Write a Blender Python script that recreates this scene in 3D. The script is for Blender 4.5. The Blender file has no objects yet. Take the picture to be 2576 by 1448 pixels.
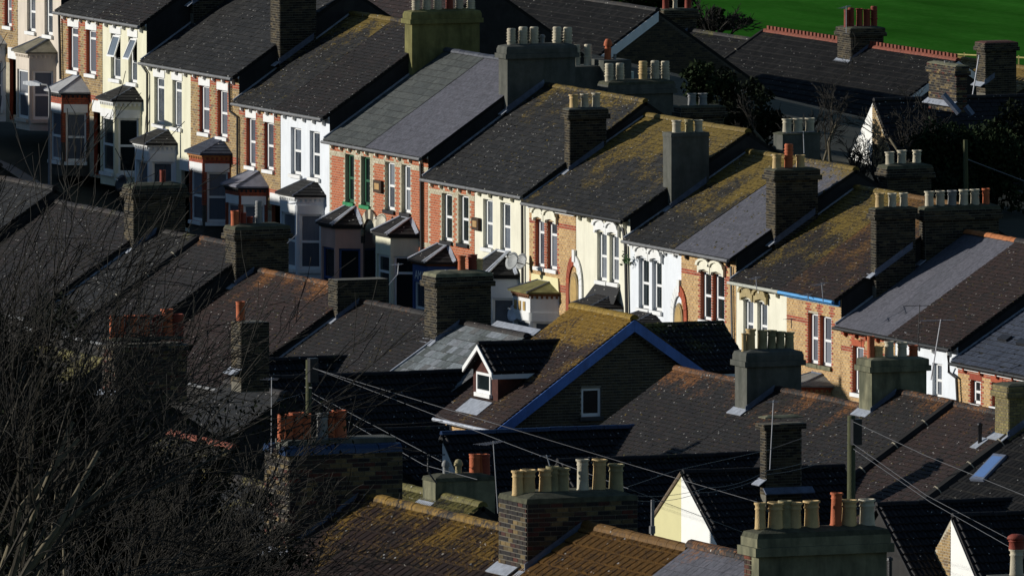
import bpy, math, random
import numpy as np
from mathutils import Vector, Matrix
random.seed(7); rng = np.random.default_rng(7)
S = bpy.context.scene
COL = S.collection
R_ = math.radians

# ------------------------------------------------------------------ camera
TH, PT = R_(67.7), R_(4.6)
FPX, CX, CY = 40000.0, 1287.5, 724.0            # survey pixels: the photograph measured at 2575 px width
FW = np.array([-math.sin(TH)*math.cos(PT), math.cos(TH)*math.cos(PT), -math.sin(PT)])
RT = np.array([math.cos(TH), math.sin(TH), 0.0]); UP = np.cross(RT, FW)
def ray(x, y): return FW + RT*(x-CX)/FPX - UP*(y-CY)/FPX
CAM = np.array([0, 0, 5.6]) - 570*ray(137, 31)
def PY(x, y, Y): r = ray(x, y); return CAM + r*(Y-CAM[1])/r[1]     # meet the vertical plane Y = const (along a street)
def PX(x, y, X): r = ray(x, y); return CAM + r*(X-CAM[0])/r[0]     # meet the vertical plane X = const (across it)
def PD(x, y, D): return CAM + ray(x, y)*D
def on_slope(x, y, Yr, zr, m):                                      # meet the roof slope z = zr - (Yr-Y)*m
    r = ray(x, y); t = (zr-(Yr-CAM[1])*m-CAM[2])/(r[2]-m*r[1]); return CAM + r*t
cd = bpy.data.cameras.new('camera'); cam = bpy.data.objects.new('camera', cd); COL.objects.link(cam)
cd.sensor_width = 36; cd.lens = FPX/2575*36; cd.clip_start = 5; cd.clip_end = 6000
cam.matrix_world = Matrix(((RT[0], UP[0], -FW[0], CAM[0]), (RT[1], UP[1], -FW[1], CAM[1]), (RT[2], UP[2], -FW[2], CAM[2]), (0, 0, 0, 1)))
S.camera = cam

# ------------------------------------------------------------------ light
SUN_EL, SUN_AZ = R_(16.2), R_(31)                  # azimuth measured from -Y towards -X
sd = Vector((-math.sin(SUN_AZ)*math.cos(SUN_EL), -math.cos(SUN_AZ)*math.cos(SUN_EL), math.sin(SUN_EL)))
W = bpy.data.worlds.new('World'); S.world = W; W.use_nodes = True
nt = W.node_tree; sky = nt.nodes.new('ShaderNodeTexSky'); sky.sky_type = 'NISHITA'; sky.sun_disc = False
sky.sun_elevation = SUN_EL; sky.sun_rotation = math.atan2(sd.x, sd.y)
bgn = nt.nodes['Background']; nt.links.new(sky.outputs[0], bgn.inputs[0]); bgn.inputs[1].default_value = 0.076; sky.dust_density = .1; sky.ozone_density = 3.0; sky.air_density = 1.1
sl = bpy.data.lights.new('sun', 'SUN'); sl.energy = 5.0; sl.angle = R_(0.5); sl.color = (1, .965, .90)
so = bpy.data.objects.new('sun', sl); COL.objects.link(so); so.rotation_euler = sd.to_track_quat('Z', 'Y').to_euler()
S.view_settings.view_transform = 'Standard'; S.view_settings.look = 'None'
S.view_settings.exposure = -0.12; S.view_settings.gamma = 1; S.view_settings.use_curve_mapping = False
S.cycles.max_bounces = 4; S.cycles.diffuse_bounces = 2

# ------------------------------------------------------------------ materials
def _n(nt, t, **k):
    n = nt.nodes.new(t)
    for a, b in k.items():
        if a.startswith('i_'): n.inputs[int(a[2:])].default_value = b
        else: setattr(n, a, b)
    return n
def _math(nt, op, a, b=None, clamp=False):
    n = nt.nodes.new('ShaderNodeMath'); n.operation = op; n.use_clamp = clamp
    for i, v in enumerate((a, b)):
        if v is None: continue
        if isinstance(v, (int, float)): n.inputs[i].default_value = v
        else: nt.links.new(v, n.inputs[i])
    return n.outputs[0]
def _mix(nt, f, a, b, mode='MIX'):
    n = nt.nodes.new('ShaderNodeMix'); n.data_type = 'RGBA'; n.blend_type = mode
    for i, v in ((0, f), (6, a), (7, b)):
        if isinstance(v, (int, float)): n.inputs[i].default_value = v
        elif isinstance(v, tuple): n.inputs[i].default_value = (*v, 1)
        else: nt.links.new(v, n.inputs[i])
    return n.outputs[2]
_mc = {}
def M(name, stops, rough=.85, nz=(6, .3), lichen=None, speck=0, bump=.3, grime=None, metal=0, spec=.3, stretch=None):
    """stops: colours spread over the random tint; lichen: (amount, colour, z_ref, span, patch colour)."""
    key = (name, tuple(stops), rough, lichen, speck, grime)
    if key in _mc: return _mc[key]
    m = bpy.data.materials.new(name); m.use_nodes = True; nt = m.node_tree; L = nt.links.new
    bs = nt.nodes['Principled BSDF']; geo = _n(nt, 'ShaderNodeNewGeometry'); pos = geo.outputs['Position']
    if len(stops) > 1:
        oi = _n(nt, 'ShaderNodeObjectInfo'); at = _n(nt, 'ShaderNodeAttribute', attribute_name='tint')
        fr = _math(nt, 'FRACT', _math(nt, 'ADD', oi.outputs['Random'], at.outputs['Fac']))
        cr = _n(nt, 'ShaderNodeValToRGB'); cr.color_ramp.interpolation = 'LINEAR'
        e = cr.color_ramp.elements
        while len(e) < len(stops): e.new(.5)
        for i, c in enumerate(stops): e[i].position = i/(len(stops)-1); e[i].color = (*c, 1)
        L(fr, cr.inputs[0]); col = cr.outputs[0]
    else: col = tuple(stops[0])
    no = _n(nt, 'ShaderNodeTexNoise', i_2=nz[0], i_3=5.0, i_4=.65)
    if stretch:
        mp = _n(nt, 'ShaderNodeMapping'); mp.inputs['Scale'].default_value = stretch; L(pos, mp.inputs[0]); L(mp.outputs[0], no.inputs[0])
    else: L(pos, no.inputs[0])
    k = _math(nt, 'ADD', _math(nt, 'MULTIPLY', _math(nt, 'SUBTRACT', no.outputs[0], .5), nz[1]*4), 1.0)
    cx = _n(nt, 'ShaderNodeCombineColor')
    for i in range(3): L(k, cx.inputs[i])
    col = _mix(nt, 1.0, col, cx.outputs[0], 'MULTIPLY')
    if grime:      # rain streaks and soot patches: (amount, colour)
        mp = _n(nt, 'ShaderNodeMapping'); mp.inputs['Scale'].default_value = (3.2, 3.2, .7); L(pos, mp.inputs[0])
        g = _n(nt, 'ShaderNodeTexNoise', i_2=.9, i_3=6.0, i_4=.6); L(mp.outputs[0], g.inputs[0])
        f = _math(nt, 'MULTIPLY', _math(nt, 'SUBTRACT', g.outputs[0], .42), 4.0, True)
        col = _mix(nt, _math(nt, 'MULTIPLY', f, grime[0]), col, grime[1])
    if lichen:
        am, lc, zr, span = lichen[:4]
        sx = _n(nt, 'ShaderNodeSeparateXYZ'); L(pos, sx.inputs[0])
        h = _math(nt, 'DIVIDE', _math(nt, 'SUBTRACT', zr, sx.outputs[2]), span, True)
        a = _n(nt, 'ShaderNodeTexNoise', i_2=.9, i_3=3.0); L(pos, a.inputs[0])
        b = _n(nt, 'ShaderNodeTexNoise', i_2=11.0, i_3=4.0, i_4=.7); L(pos, b.inputs[0])
        v = _math(nt, 'ADD', _math(nt, 'MULTIPLY', a.outputs[0], .9), _math(nt, 'MULTIPLY', b.outputs[0], .9))
        v = _math(nt, 'SUBTRACT', v, _math(nt, 'MULTIPLY', h, .42))
        f = _math(nt, 'MULTIPLY', _math(nt, 'SUBTRACT', v, 1.12-am*.75), 5.0, True)
        c2 = _mix(nt, _math(nt, 'MULTIPLY', _math(nt, 'SUBTRACT', b.outputs[0], .35), 3.0, True), tuple(x*.45 for x in lc), tuple(lc))
        col = _mix(nt, _math(nt, 'MULTIPLY', f, .85), col, c2)
    if speck:
        vo = _n(nt, 'ShaderNodeTexVoronoi', i_2=5.5); L(pos, vo.inputs[0])
        f = _math(nt, 'LESS_THAN', vo.outputs[0], speck)
        sc_ = _n(nt, 'ShaderNodeSeparateColor'); L(vo.outputs[1], sc_.inputs[0])
        f = _math(nt, 'MULTIPLY', f, _math(nt, 'GREATER_THAN', sc_.outputs[0], .6))
        col = _mix(nt, f, col, (.42, .4, .36))
    L(col, bs.inputs['Base Color']); bs.inputs['Roughness'].default_value = rough; bs.inputs['Metallic'].default_value = metal
    bs.inputs['Specular IOR Level'].default_value = spec
    if bump:
        bb = _n(nt, 'ShaderNodeBump'); bb.inputs['Strength'].default_value = bump; bb.inputs['Distance'].default_value = .03
        n2 = _n(nt, 'ShaderNodeTexNoise', i_2=38.0, i_3=4.0); L(pos, n2.inputs[0]); L(n2.outputs[0], bb.inputs['Height']); L(bb.outputs[0], bs.inputs['Normal'])
    _mc[key] = m; return m
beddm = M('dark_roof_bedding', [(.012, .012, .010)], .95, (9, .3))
LY = (.22, .145, .018); LG = (.13, .12, .025); LO = (.26, .10, .02)
white = M('white_paint', [(.8, .8, .78)], .5, (2, .05), bump=.05, grime=(.25, (.5, .48, .42)))
upvc = M('white_plastic', [(.82, .82, .8)], .35, (2, .02), bump=0)
cream = M('cream_render', [(.74, .71, .53)], .8, (1.5, .06), bump=.15, grime=(.35, (.5, .46, .32)))
ivory = M('ivory_render', [(.78, .75, .6)], .8, (1.5, .06), bump=.15, grime=(.35, (.5, .46, .36)))
palewhite = M('pale_grey_render', [(.74, .77, .8)], .75, (1.5, .05), bump=.2, grime=(.3, (.5, .52, .55)))
pink = M('beige_render', [(.66, .58, .48)], .85, (1.5, .07), bump=.2, grime=(.35, (.4, .34, .28)))
rose = M('pink_render', [(.62, .38, .3)], .85, (1.5, .1), bump=.2, grime=(.3, (.4, .25, .2)))
mortar = M('lime_mortar', [(.42, .37, .27)], .95, (5, .25))
mortar_m = M('aged_mortar', [(.14, .128, .10)], .95, (5, .35))
mortar_d = M('sooty_mortar', [(.075, .066, .052)], .95, (5, .35))
YB = M('yellow_stock_brick', [(.30, .20, .09), (.42, .28, .12), (.22, .15, .08), (.36, .24, .10), (.16, .11, .07)], .9, (9, .25))
YB2 = M('bright_stock_brick', [(.50, .30, .12), (.58, .38, .17), (.42, .25, .11), (.52, .33, .15)], .9, (9, .2))
RB = M('red_brick', [(.34, .075, .035), (.42, .10, .045), (.27, .055, .03), (.38, .12, .06)], .9, (9, .2))
OB = M('orange_red_brick', [(.42, .12, .05), (.48, .14, .06), (.36, .10, .045)], .9, (9, .18))
CB = M('cream_brick', [(.5, .45, .32), (.42, .38, .27), (.55, .5, .38)], .9, (9, .2))
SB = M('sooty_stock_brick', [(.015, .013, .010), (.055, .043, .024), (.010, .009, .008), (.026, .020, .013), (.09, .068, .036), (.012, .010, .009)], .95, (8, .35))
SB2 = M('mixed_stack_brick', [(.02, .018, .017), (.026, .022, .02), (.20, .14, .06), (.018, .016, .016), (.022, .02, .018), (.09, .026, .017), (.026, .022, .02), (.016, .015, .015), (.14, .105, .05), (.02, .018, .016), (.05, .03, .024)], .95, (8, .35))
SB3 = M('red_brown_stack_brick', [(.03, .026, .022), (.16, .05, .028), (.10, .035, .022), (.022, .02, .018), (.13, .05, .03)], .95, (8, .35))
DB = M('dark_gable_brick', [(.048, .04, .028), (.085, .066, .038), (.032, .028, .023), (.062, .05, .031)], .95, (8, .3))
cement = M('weathered_cement', [(.19, .18, .11)], .95, (3, .35), grime=(.85, (.05, .055, .035)), lichen=(.45, LG, 99, 1))
cement_g = M('grey_cement_stack', [(.095, .095, .08)], .95, (3, .3), grime=(.7, (.045, .05, .04)))
olive = M('lichened_cement', [(.18, .165, .06)], .95, (2.5, .35), grime=(.7, (.07, .065, .02)))
mossy = M('mossy_flaunching', [(.065, .065, .04)], .98, (6, .6), lichen=(.42, (.07, .095, .02), 99, 1))
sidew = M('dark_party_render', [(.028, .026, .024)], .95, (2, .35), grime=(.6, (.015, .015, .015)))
lead = M('lead_flashing', [(.36, .38, .42)], .45, (5, .35), metal=.2, bump=.5)
leadb = M('dull_lead', [(.13, .15, .20)], .5, (5, .35), metal=.2, bump=.5)
black = M('black_iron', [(.02, .02, .02)], .5, (5, .2), bump=0)
gut = M('grey_gutter', [(.16, .16, .16)], .5, (5, .3), bump=0)
metalg = M('aerial_metal', [(.33, .33, .35)], .4, (5, .1), metal=.6, bump=0)
wiremat = M('cable_sheath', [(.15, .15, .155)], .5, (1, .1), bump=0)
glass = M('window_glass', [(.03, .04, .05), (.14, .16, .19), (.045, .055, .07), (.22, .24, .27)], .06, (1.3, .4), bump=0, spec=.7)
glassd = M('dark_window_glass', [(.012, .018, .02)], .06, (1.3, .4), bump=0, spec=.7)
curtain = M('net_curtain_glass', [(.15, .17, .20), (.08, .09, .11), (.24, .26, .29)], .15, (2, .15), bump=0, spec=.7, stretch=(9, 9, .6))
greenp = M('green_paint', [(.02, .10, .05)], .45, (3, .1), bump=0)
bluep = M('blue_paint', [(.09, .19, .50)], .5, (3, .2), bump=0, grime=(.5, (.05, .08, .18)))
skyblue = M('sky_blue_paint', [(.10, .34, .66)], .5, (3, .15), bump=0)
navy = M('navy_paint', [(.04, .08, .22)], .5, (3, .15), bump=0)
wood = M('bare_wood', [(.30, .22, .11)], .8, (5, .25), stretch=(3, 3, .5))
polem = M('telegraph_pole_wood', [(.075, .078, .036)], .9, (5, .4), stretch=(4, 4, .5))
POTM = {'b': M('buff_clay', [(.60, .42, .19)], .8, (5, .2), grime=(.45, (.2, .16, .1))),
        'w': M('pale_clay', [(.54, .48, .35)], .8, (5, .2), grime=(.5, (.2, .18, .14))),
        't': M('terracotta', [(.46, .12, .045)], .75, (5, .2), grime=(.4, (.22, .06, .03))),
        'r': M('dark_red_clay', [(.24, .045, .025)], .75, (5, .2), grime=(.4, (.1, .03, .02))),
        'g': M('grey_clay', [(.22, .22, .21)], .8, (5, .2)), 'k': M('mossed_buff_clay', [(.33, .28, .15)], .9, (5, .3), grime=(.6, (.1, .1, .05)))}
def ROOF(kind, zr, am=.2, lc=LY, base=None, span=1.6):
    b = {'slate': [(.014, .0135, .013), (.028, .0265, .024), (.008, .008, .008), (.020, .018, .0165), (.010, .010, .010), (.036, .034, .031)],
         'grey': [(.085, .085, .10), (.10, .098, .115), (.078, .077, .09)],
         'green': [(.062, .068, .064), (.080, .085, .078), (.05, .055, .052)],
         'brown': [(.016, .0125, .011), (.028, .019, .0155), (.010, .008, .0075), (.023, .0195, .017), (.012, .010, .009)],
         'red': [(.026, .0145, .011), (.038, .018, .0125), (.018, .012, .010)],
         'dark': [(.009, .0085, .009), (.015, .013, .0135), (.007, .007, .0075)],
         'blue': [(.045, .055, .08), (.058, .07, .10), (.036, .044, .065)],
         'patch': [(.09, .10, .10), (.17, .19, .20), (.06, .07, .065), (.12, .12, .12), (.21, .23, .25)]}[base or kind]
    if (base or kind) not in ('grey', 'patch', 'green'): b = [tuple(round(x*.80, 4) for x in c) for c in b]
    return M('roof_%s' % kind, b, .72, (9, .5), lichen=(am, lc, round(zr, 2), span) if am else None, speck=.13 if kind not in ('grey', 'green', 'blue') else .03, bump=.4)

# ------------------------------------------------------------------ geometry helpers
ORG = {}
V = lambda *a: np.array(a, float)
def nrm(v): return v/np.linalg.norm(v)
def thing(name, label, cat, base, group=None):
    o = bpy.data.objects.new(name, None); COL.objects.link(o); o.location = base; o.empty_display_size = .3
    o['label'] = label; o['category'] = cat
    if group: o['group'] = group
    ORG[o] = np.array(base, float); return o
class MB:
    def __init__(s): s.v = []; s.f = []; s.t = []
    def add(s, vs, fs, tint=None):
        b = len(s.v); s.v += [tuple(p) for p in vs]; s.f += [tuple(b+i for i in f) for f in fs]
        t = random.random() if tint is None else tint; s.t += [t]*len(fs); return s
    def quad(s, *p): return s.add(p, [tuple(range(len(p)))])
    def box(s, o, a, b, c):
        o, a, b, c = map(np.asarray, (o, a, b, c))
        return s.add([o, o+a, o+a+b, o+b, o+c, o+a+c, o+a+b+c, o+b+c], [(0, 3, 2, 1), (4, 5, 6, 7), (0, 1, 5, 4), (1, 2, 6, 5), (2, 3, 7, 6), (3, 0, 4, 7)])
    def bx(s, x0, x1, y0, y1, z0, z1): return s.box((x0, y0, z0), (x1-x0, 0, 0), (0, y1-y0, 0), (0, 0, z1-z0))
    def prism(s, poly, d):
        n = len(poly); p = [np.asarray(q, float) for q in poly]; d = np.asarray(d, float)
        return s.add(p+[q+d for q in p], [tuple(range(n)), tuple(range(2*n-1, n-1, -1))]+[(i, (i+1) % n, n+(i+1) % n, n+i) for i in range(n)])
    def tube(s, pts, r, n=6):
        pts = [np.asarray(p, float) for p in pts]; rr = r if isinstance(r, (list, tuple)) else [r]*len(pts); vs = []; fs = []
        for i, p in enumerate(pts):
            t = pts[min(i+1, len(pts)-1)]-pts[max(i-1, 0)]; t = t/(np.linalg.norm(t)+1e-9)
            a = np.cross(t, V(0, 0, 1) if abs(t[2]) < .9 else V(1, 0, 0)); a = a/np.linalg.norm(a); b = np.cross(t, a)
            for k in range(n):
                q = 2*math.pi*k/n; vs.append(p+(a*math.cos(q)+b*math.sin(q))*rr[i])
        for i in range(len(pts)-1):
            for k in range(n): fs.append((i*n+k, i*n+(k+1) % n, (i+1)*n+(k+1) % n, (i+1)*n+k))
        fs += [tuple(range(n)), tuple((len(pts)-1)*n+k for k in range(n))]
        return s.add(vs, fs)
    def lathe(s, c, prof, n=14):
        vs = []; fs = []
        for r, z in prof:
            for k in range(n): a = 2*math.pi*k/n; vs.append((c[0]+r*math.cos(a), c[1]+r*math.sin(a), c[2]+z))
        for i in range(len(prof)-1):
            for k in range(n): fs.append((i*n+k, i*n+(k+1) % n, (i+1)*n+(k+1) % n, (i+1)*n+k))
        return s.add(vs, fs)
    def mesh(s, name, base, mat, smooth=False):
        me = bpy.data.meshes.new(name); b = np.asarray(base)
        me.from_pydata((np.array(s.v)-b).tolist(), [], s.f); me.materials.append(mat)
        a = me.attributes.new('tint', 'FLOAT', 'FACE'); a.data.foreach_set('value', s.t)
        if smooth: me.polygons.foreach_set('use_smooth', [True]*len(me.polygons))
        return me
def part(mb, name, mat, parent, kind=None, label=None, smooth=False):
    if not mb.v: return None
    o = bpy.data.objects.new(name, mb.mesh(name, ORG[parent], mat, smooth)); COL.objects.link(o); o.parent = parent; ORG[o] = ORG[parent]
    if kind: o['kind'] = kind
    if label: o['label'] = label
    return o
def solo(mb, name, mat, label=None, cat=None, group=None, kind=None, smooth=False, base=None):
    b = np.mean(np.array(mb.v), 0) if base is None else np.asarray(base)
    o = bpy.data.objects.new(name, mb.mesh(name, b, mat, smooth)); COL.objects.link(o); o.location = b; ORG[o] = np.array(b)
    for k, v in (('label', label), ('category', cat), ('group', group), ('kind', kind)):
        if v: o[k] = v
    return o
# unit shapes for pieces (x along, y up the slope or wall, z outwards)
BOX = (np.array([(0, 0, 0), (1, 0, 0), (1, 1, 0), (0, 1, 0), (0, 0, 1), (1, 0, 1), (1, 1, 1), (0, 1, 1)], float), [(4, 5, 6, 7), (0, 1, 5, 4), (1, 2, 6, 5), (2, 3, 7, 6), (3, 0, 4, 7)])
def _rib(n, lo, hi, flat):
    xs = []; 
    for i in range(n):
        b = i/n; w = 1/n
        xs += [(b+w*flat, lo), (b+w*(flat+(1-flat)*.25), hi*.85), (b+w*(flat+(1-flat)*.5), hi), (b+w*(flat+(1-flat)*.75), hi*.85)]
    xs = [(0, lo)]+xs+[(1, lo)]
    v = []; 
    for x, z in xs: v += [(x, 0, z), (x, 1, z-.25)]
    m = len(v)
    for x, z in xs: v += [(x, 0, -.6)]
    f = [(2*i, 2*i+2, 2*i+3, 2*i+1) for i in range(len(xs)-1)]+[(2*i, 2*i+2, m+i+1, m+i) for i in range(len(xs)-1)]
    return (np.array(v), f)
RIB3 = _rib(3, .15, 1.0, .42); ROLL2 = _rib(2, .1, 1.0, .5)
_a = [math.pi*k/6 for k in range(7)]
HALF = (np.array([(x, math.cos(t)*.5+.5, math.sin(t)) for x in (0, 1) for t in _a]), [(k, k+1, k+8, k+7) for k in range(6)]+[tuple(range(7)), tuple(range(13, 6, -1))])
_unit = {}
def pieces(parent, name, mat, items, cap=300, shape=BOX, stuff=None):
    """items: (position, 3x3 columns x,y,z). The first cap pieces are objects that share one mesh, the rest one joined part."""
    base = ORG[parent]; key = (id(shape), mat.name)
    if key not in _unit:
        me = bpy.data.meshes.new(name); me.from_pydata(shape[0].tolist(), [], shape[1]); me.materials.append(mat); _unit[key] = me
    me = _unit[key]
    for p, A in items[:cap]:
        o = bpy.data.objects.new(name, me); o.parent = parent
        q = p-base
        o.matrix_basis = Matrix(((A[0, 0], A[0, 1], A[0, 2], q[0]), (A[1, 0], A[1, 1], A[1, 2], q[1]), (A[2, 0], A[2, 1], A[2, 2], q[2]), (0, 0, 0, 1)))
        COL.objects.link(o)
    if len(items) > cap:
        mb = MB()
        for p, A in items[cap:]: mb.add((shape[0] @ A.T)+p, shape[1])
        part(mb, stuff or name+'_courses', mat, parent, 'stuff')
def cols(a, b, c): return np.column_stack((a, b, c))

def tiles(parent, O, a, s, Wd, Ln, kind, mat, cap=300, skip=None, clip=None):
    """cover a slope: O lower corner, a along the eaves, s up the slope."""
    n = nrm(np.cross(a, s)); 
    if n[2] < 0: n = -n
    spec = {'slate': (.27, .215, .014, BOX), 'large': (.45, .33, .012, BOX), 'smooth': (.30, .235, .006, BOX), 'plain': (.20, .16, .016, BOX),
            'rib': (.30, .32, .045, RIB3), 'roll': (.29, .31, .055, ROLL2), 'felt': (1.0, 1.1, .005, BOX)}[kind]
    w, e, t, shp = spec; it = []; rows = int(Ln/e)+1
    for i in range(rows):
        gp = {'slate': .02, 'plain': .02, 'large': .016, 'rib': .03, 'roll': .02}.get(kind, .006); ln = min(e-gp, Ln-i*e+.02)
        if ln < .05: continue
        off = (i % 2)*w/2 if shp is BOX else 0; x = -off
        while x < Wd-.01:
            x0 = max(x, 0); x1 = min(x+w, Wd); x += w
            if x1-x0 < .04: continue
            if clip and not clip(x0+.5*(x1-x0), i*e+.5*ln): continue
            j = random.random(); lift = t*(.35 if kind in ('smooth', 'felt', 'rib') else .8); g = .006 if shp is BOX else 0
            sl = random.gauss(0, .006) if kind in ('slate', 'large', 'plain') else 0
            yy = i*e+(random.gauss(0, .006) if kind in ('slate', 'plain') else 0)-(.05 if j > .985 and kind == 'slate' else 0)
            sd_ = nrm(s*ln+n*(-lift)+a*sl)*ln
            p = O+a*(x0+g)+s*yy+n*(.012+(lift if shp is BOX else .03)+(random.random()*.006 if kind in ('slate', 'large', 'plain') else 0))
            it.append((p, cols(a*(x1-x0-2*g), sd_, n*t)))
    if cap < len(it): it.sort(key=lambda q: -q[0][2]) 
    nm = {'slate': 'slate', 'large': 'slate', 'smooth': 'slate', 'felt': 'roof_panel'}.get(kind, 'roof_tile')
    pieces(parent, nm, mat, it, cap, shp, nm+'_courses')
def ridge(parent, p0, p1, mat, r=.13, seg=.45, cap=300):
    p0, p1 = np.asarray(p0, float), np.asarray(p1, float); d = p1-p0; L = np.linalg.norm(d); d = d/L; c = nrm(np.cross(V(0, 0, 1), d)); u = np.cross(d, c); n = max(1, round(L/seg)); it = []
    for i in range(n):
        q = p0+d*(L*i/n)-c*r+u*(random.random()*.012-.02)
        it.append((q, cols(d*(L/n*.97), c*2*r, u*r*(.95+.1*random.random()))))
    pieces(parent, 'ridge_tile', mat, it, cap, HALF)

def bricks(parent, o, a, n, Wd, z0, z1, matf, holes=(), cap=300, crs=.085, bl=.235, top=True, th=.012, clip=None):
    """brick courses on a wall panel: o base point (z ignored), a along, n outwards; matf(u, z) -> material."""
    up = V(0, 0, 1); by = {}
    k = 0; z = z1-crs
    while z > z0-crs*.5:
        u = -(k % 2)*bl/2
        while u < Wd-.01:
            u0 = max(u, 0); u1 = min(u+bl, Wd); u += bl
            segs = [(u0, u1)]
            for (h0, h1, hz0, hz1) in holes:
                if z+crs > hz0+.01 and z < hz1-.01:
                    ns = []
                    for s0, s1 in segs:
                        if s1 <= h0 or s0 >= h1: ns.append((s0, s1)); continue
                        if s0 < h0: ns.append((s0, h0))
                        if s1 > h1: ns.append((h1, s1))
                    segs = ns
            for s0, s1 in segs:
                if s1-s0 < .035: continue
                if clip and not clip((s0+s1)/2, z+crs/2): continue
                p = V(o[0], o[1], z)+a*(s0+.009)+up*.009+n*.001
                by.setdefault(matf((s0+s1)/2, z+crs/2), []).append((p, cols(a*(s1-s0-.018), up*(crs-.018), n*(th+random.random()*.006))))
        z -= crs; k += 1
    tot = sum(len(x) for x in by.values())
    for m_, it in by.items(): pieces(parent, 'brick', m_, it, max(1, int(cap*len(it)/tot)) if tot > cap else len(it), BOX, 'brick_courses')

def panel(mb, rev, o, a, n, Wd, z0, z1, holes, depth=.14):
    """wall face with rectangular holes; reveals go to rev."""
    us = sorted({0, Wd}|{h[0] for h in holes}|{h[1] for h in holes}); zs = sorted({z0, z1}|{min(max(h[2], z0), z1) for h in holes}|{min(max(h[3], z0), z1) for h in holes})
    pt = lambda u, z, d=0: V(o[0], o[1], z)+a*u+n*d
    for i in range(len(us)-1):
        for j in range(len(zs)-1):
            cu, cz = (us[i]+us[i+1])/2, (zs[j]+zs[j+1])/2
            if any(h[0] < cu < h[1] and h[2] < cz < h[3] for h in holes): continue
            mb.quad(pt(us[i], zs[j]), pt(us[i+1], zs[j]), pt(us[i+1], zs[j+1]), pt(us[i], zs[j+1]))
    for h in holes:
        for (u0, zz0, u1, zz1) in ((h[0], h[2], h[0], h[3]), (h[1], h[2], h[1], h[3]), (h[0], h[3], h[1], h[3]), (h[0], h[2], h[1], h[2])):
            rev.quad(pt(u0, zz0), pt(u1, zz1), pt(u1, zz1, -depth), pt(u0, zz0, -depth))

def window(hs, o, a, n, u0, u1, z0, z1, depth=.13, frame=None, pane=None, sill=None, lintel=None, split=.5, tilt=0, lh=.26, sh=.12, gap=.0, sw=.06):
    frame = frame or upvc; pane = pane or glass; up = V(0, 0, 1)
    pt = lambda u, z, d=0: V(o[0], o[1], z)+a*u+n*d
    def rect(mb, a0, a1, b0, b1, d0, d1): mb.box(pt(a0, b0, d0), a*(a1-a0), up*(b1-b0), n*(d1-d0))
    f = .075; d = -depth; mb = MB()
    u1o = u1; u1 = u1-(.23 if depth > .1 else 0); fl = f+(.07 if depth > .1 else 0); rect(mb, u0, u0+fl, z0, z1, d-.04, d+.015); rect(mb, u1-f, u1o, z0, z1, d-.04, d+.015)
    rect(mb, u0+f, u1-f, z1-f, z1, d-.04, d+.015); rect(mb, u0+f, u1-f, z0, z0+f*1.3, d-.04, d+.015)
    w = part(mb, 'window', frame, hs)
    zm = z0+(z1-z0)*split; m = MB()
    if split: rect(m, u0+f, u1-f, zm-.04, zm+.04, d-.035, d+.008)
    if split: part(m, 'meeting_rail', frame, w)
    for i, (b0, b1) in enumerate(((z0+f*1.3, zm-.03), (zm+.03, z1-f)) if split else ((z0+f*1.3, z1-f),)):
        p = MB()
        if tilt and i == (1 if split else 0):
            hgt = b1-b0; tn = tilt; s = MB()
            top = pt(u0+.01, b1, d+.02); dn = up*(-hgt*math.cos(tn))+n*hgt*math.sin(tn); t2 = n*.04
            s.box(top, a*.05, dn, t2); s.box(top+a*(u1-u0-.07), a*.05, dn, t2); s.box(top+a*.05, a*(u1-u0-.12), dn*.07, t2); s.box(top+a*.05+dn*.92, a*(u1-u0-.12), dn*.08, t2)
            part(s, 'open_sash', frame, w)
            q = top+a*.05; p.quad(q+t2*.5, q+a*(u1-u0-.12)+t2*.5, q+a*(u1-u0-.12)+dn+t2*.5, q+dn+t2*.5); part(p, 'pane', pane, w)
            p = MB(); rect(p, u0+f, u1-f, b0, b1, d-.12, d-.11); part(p, 'dark_opening', glassd, w); continue
        rect(p, u0+f, u1-f, b0, b1, d-.03, d-.02-.005*i); part(p, 'pane', pane, w)
    u1 = u1o
    if sill: m = MB(); rect(m, u0-sw, u1+sw, z0-sh, z0, -.10 if depth > .1 else -.03, .09); part(m, 'sill', sill, w)
    if lintel: m = MB(); rect(m, u0-.06, u1+.06, z1+gap, z1+gap+lh, -.04, .022); part(m, 'lintel', lintel, w)
    return w

# chimney pots --------------------------------------------------------------
POTS = {'plain': [(.9, 0), (1.0, .02), (.92, .1), (.82, .72), (.95, .74), (.95, .78), (.84, .80), (.86, .9), (1.05, .93), (1.05, 1.0), (.8, 1.0), (.75, .8)],
        'tall': [(1.0, 0), (1.0, .05), (.9, .08), (.82, .80), (.95, .83), (.84, .86), (.86, .93), (1.05, .95), (1.05, 1.0), (.8, 1.0), (.75, .8)],
        'straight': [(.98, 0), (.95, .04), (.93, .84), (1.0, .86), (1.0, .88), (.93, .89), (.94, .95), (1.03, .96), (1.03, 1.0), (.85, 1.0), (.8, .8)],
        'louvre': [(1.0, 0), (.85, .06), (.85, .38), (1.0, .40), (1.05, .44), (.8, .46), (.8, .52), (1.05, .55), (.8, .58), (.8, .64), (1.05, .67), (.8, .70), (.8, .76), (1.05, .79), (.8, .82), (.85, .9), (.9, .95), (.75, 1.0), (.4, 1.0)],
        'cowl': [(.75, 0), (.75, .62), (.72, .64), (.72, .66), (1.05, .68), (1.0, .82), (.7, .95), (.3, 1.0), (0.01, 1.0)],
        'capped': [(.9, 0), (.82, .5), (.95, .52), (.95, .56), (.7, .57), (.7, .66), (1.1, .68), (1.0, .85), (.6, 1.0), (.01, 1.0)]}
_pots = {}
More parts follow.
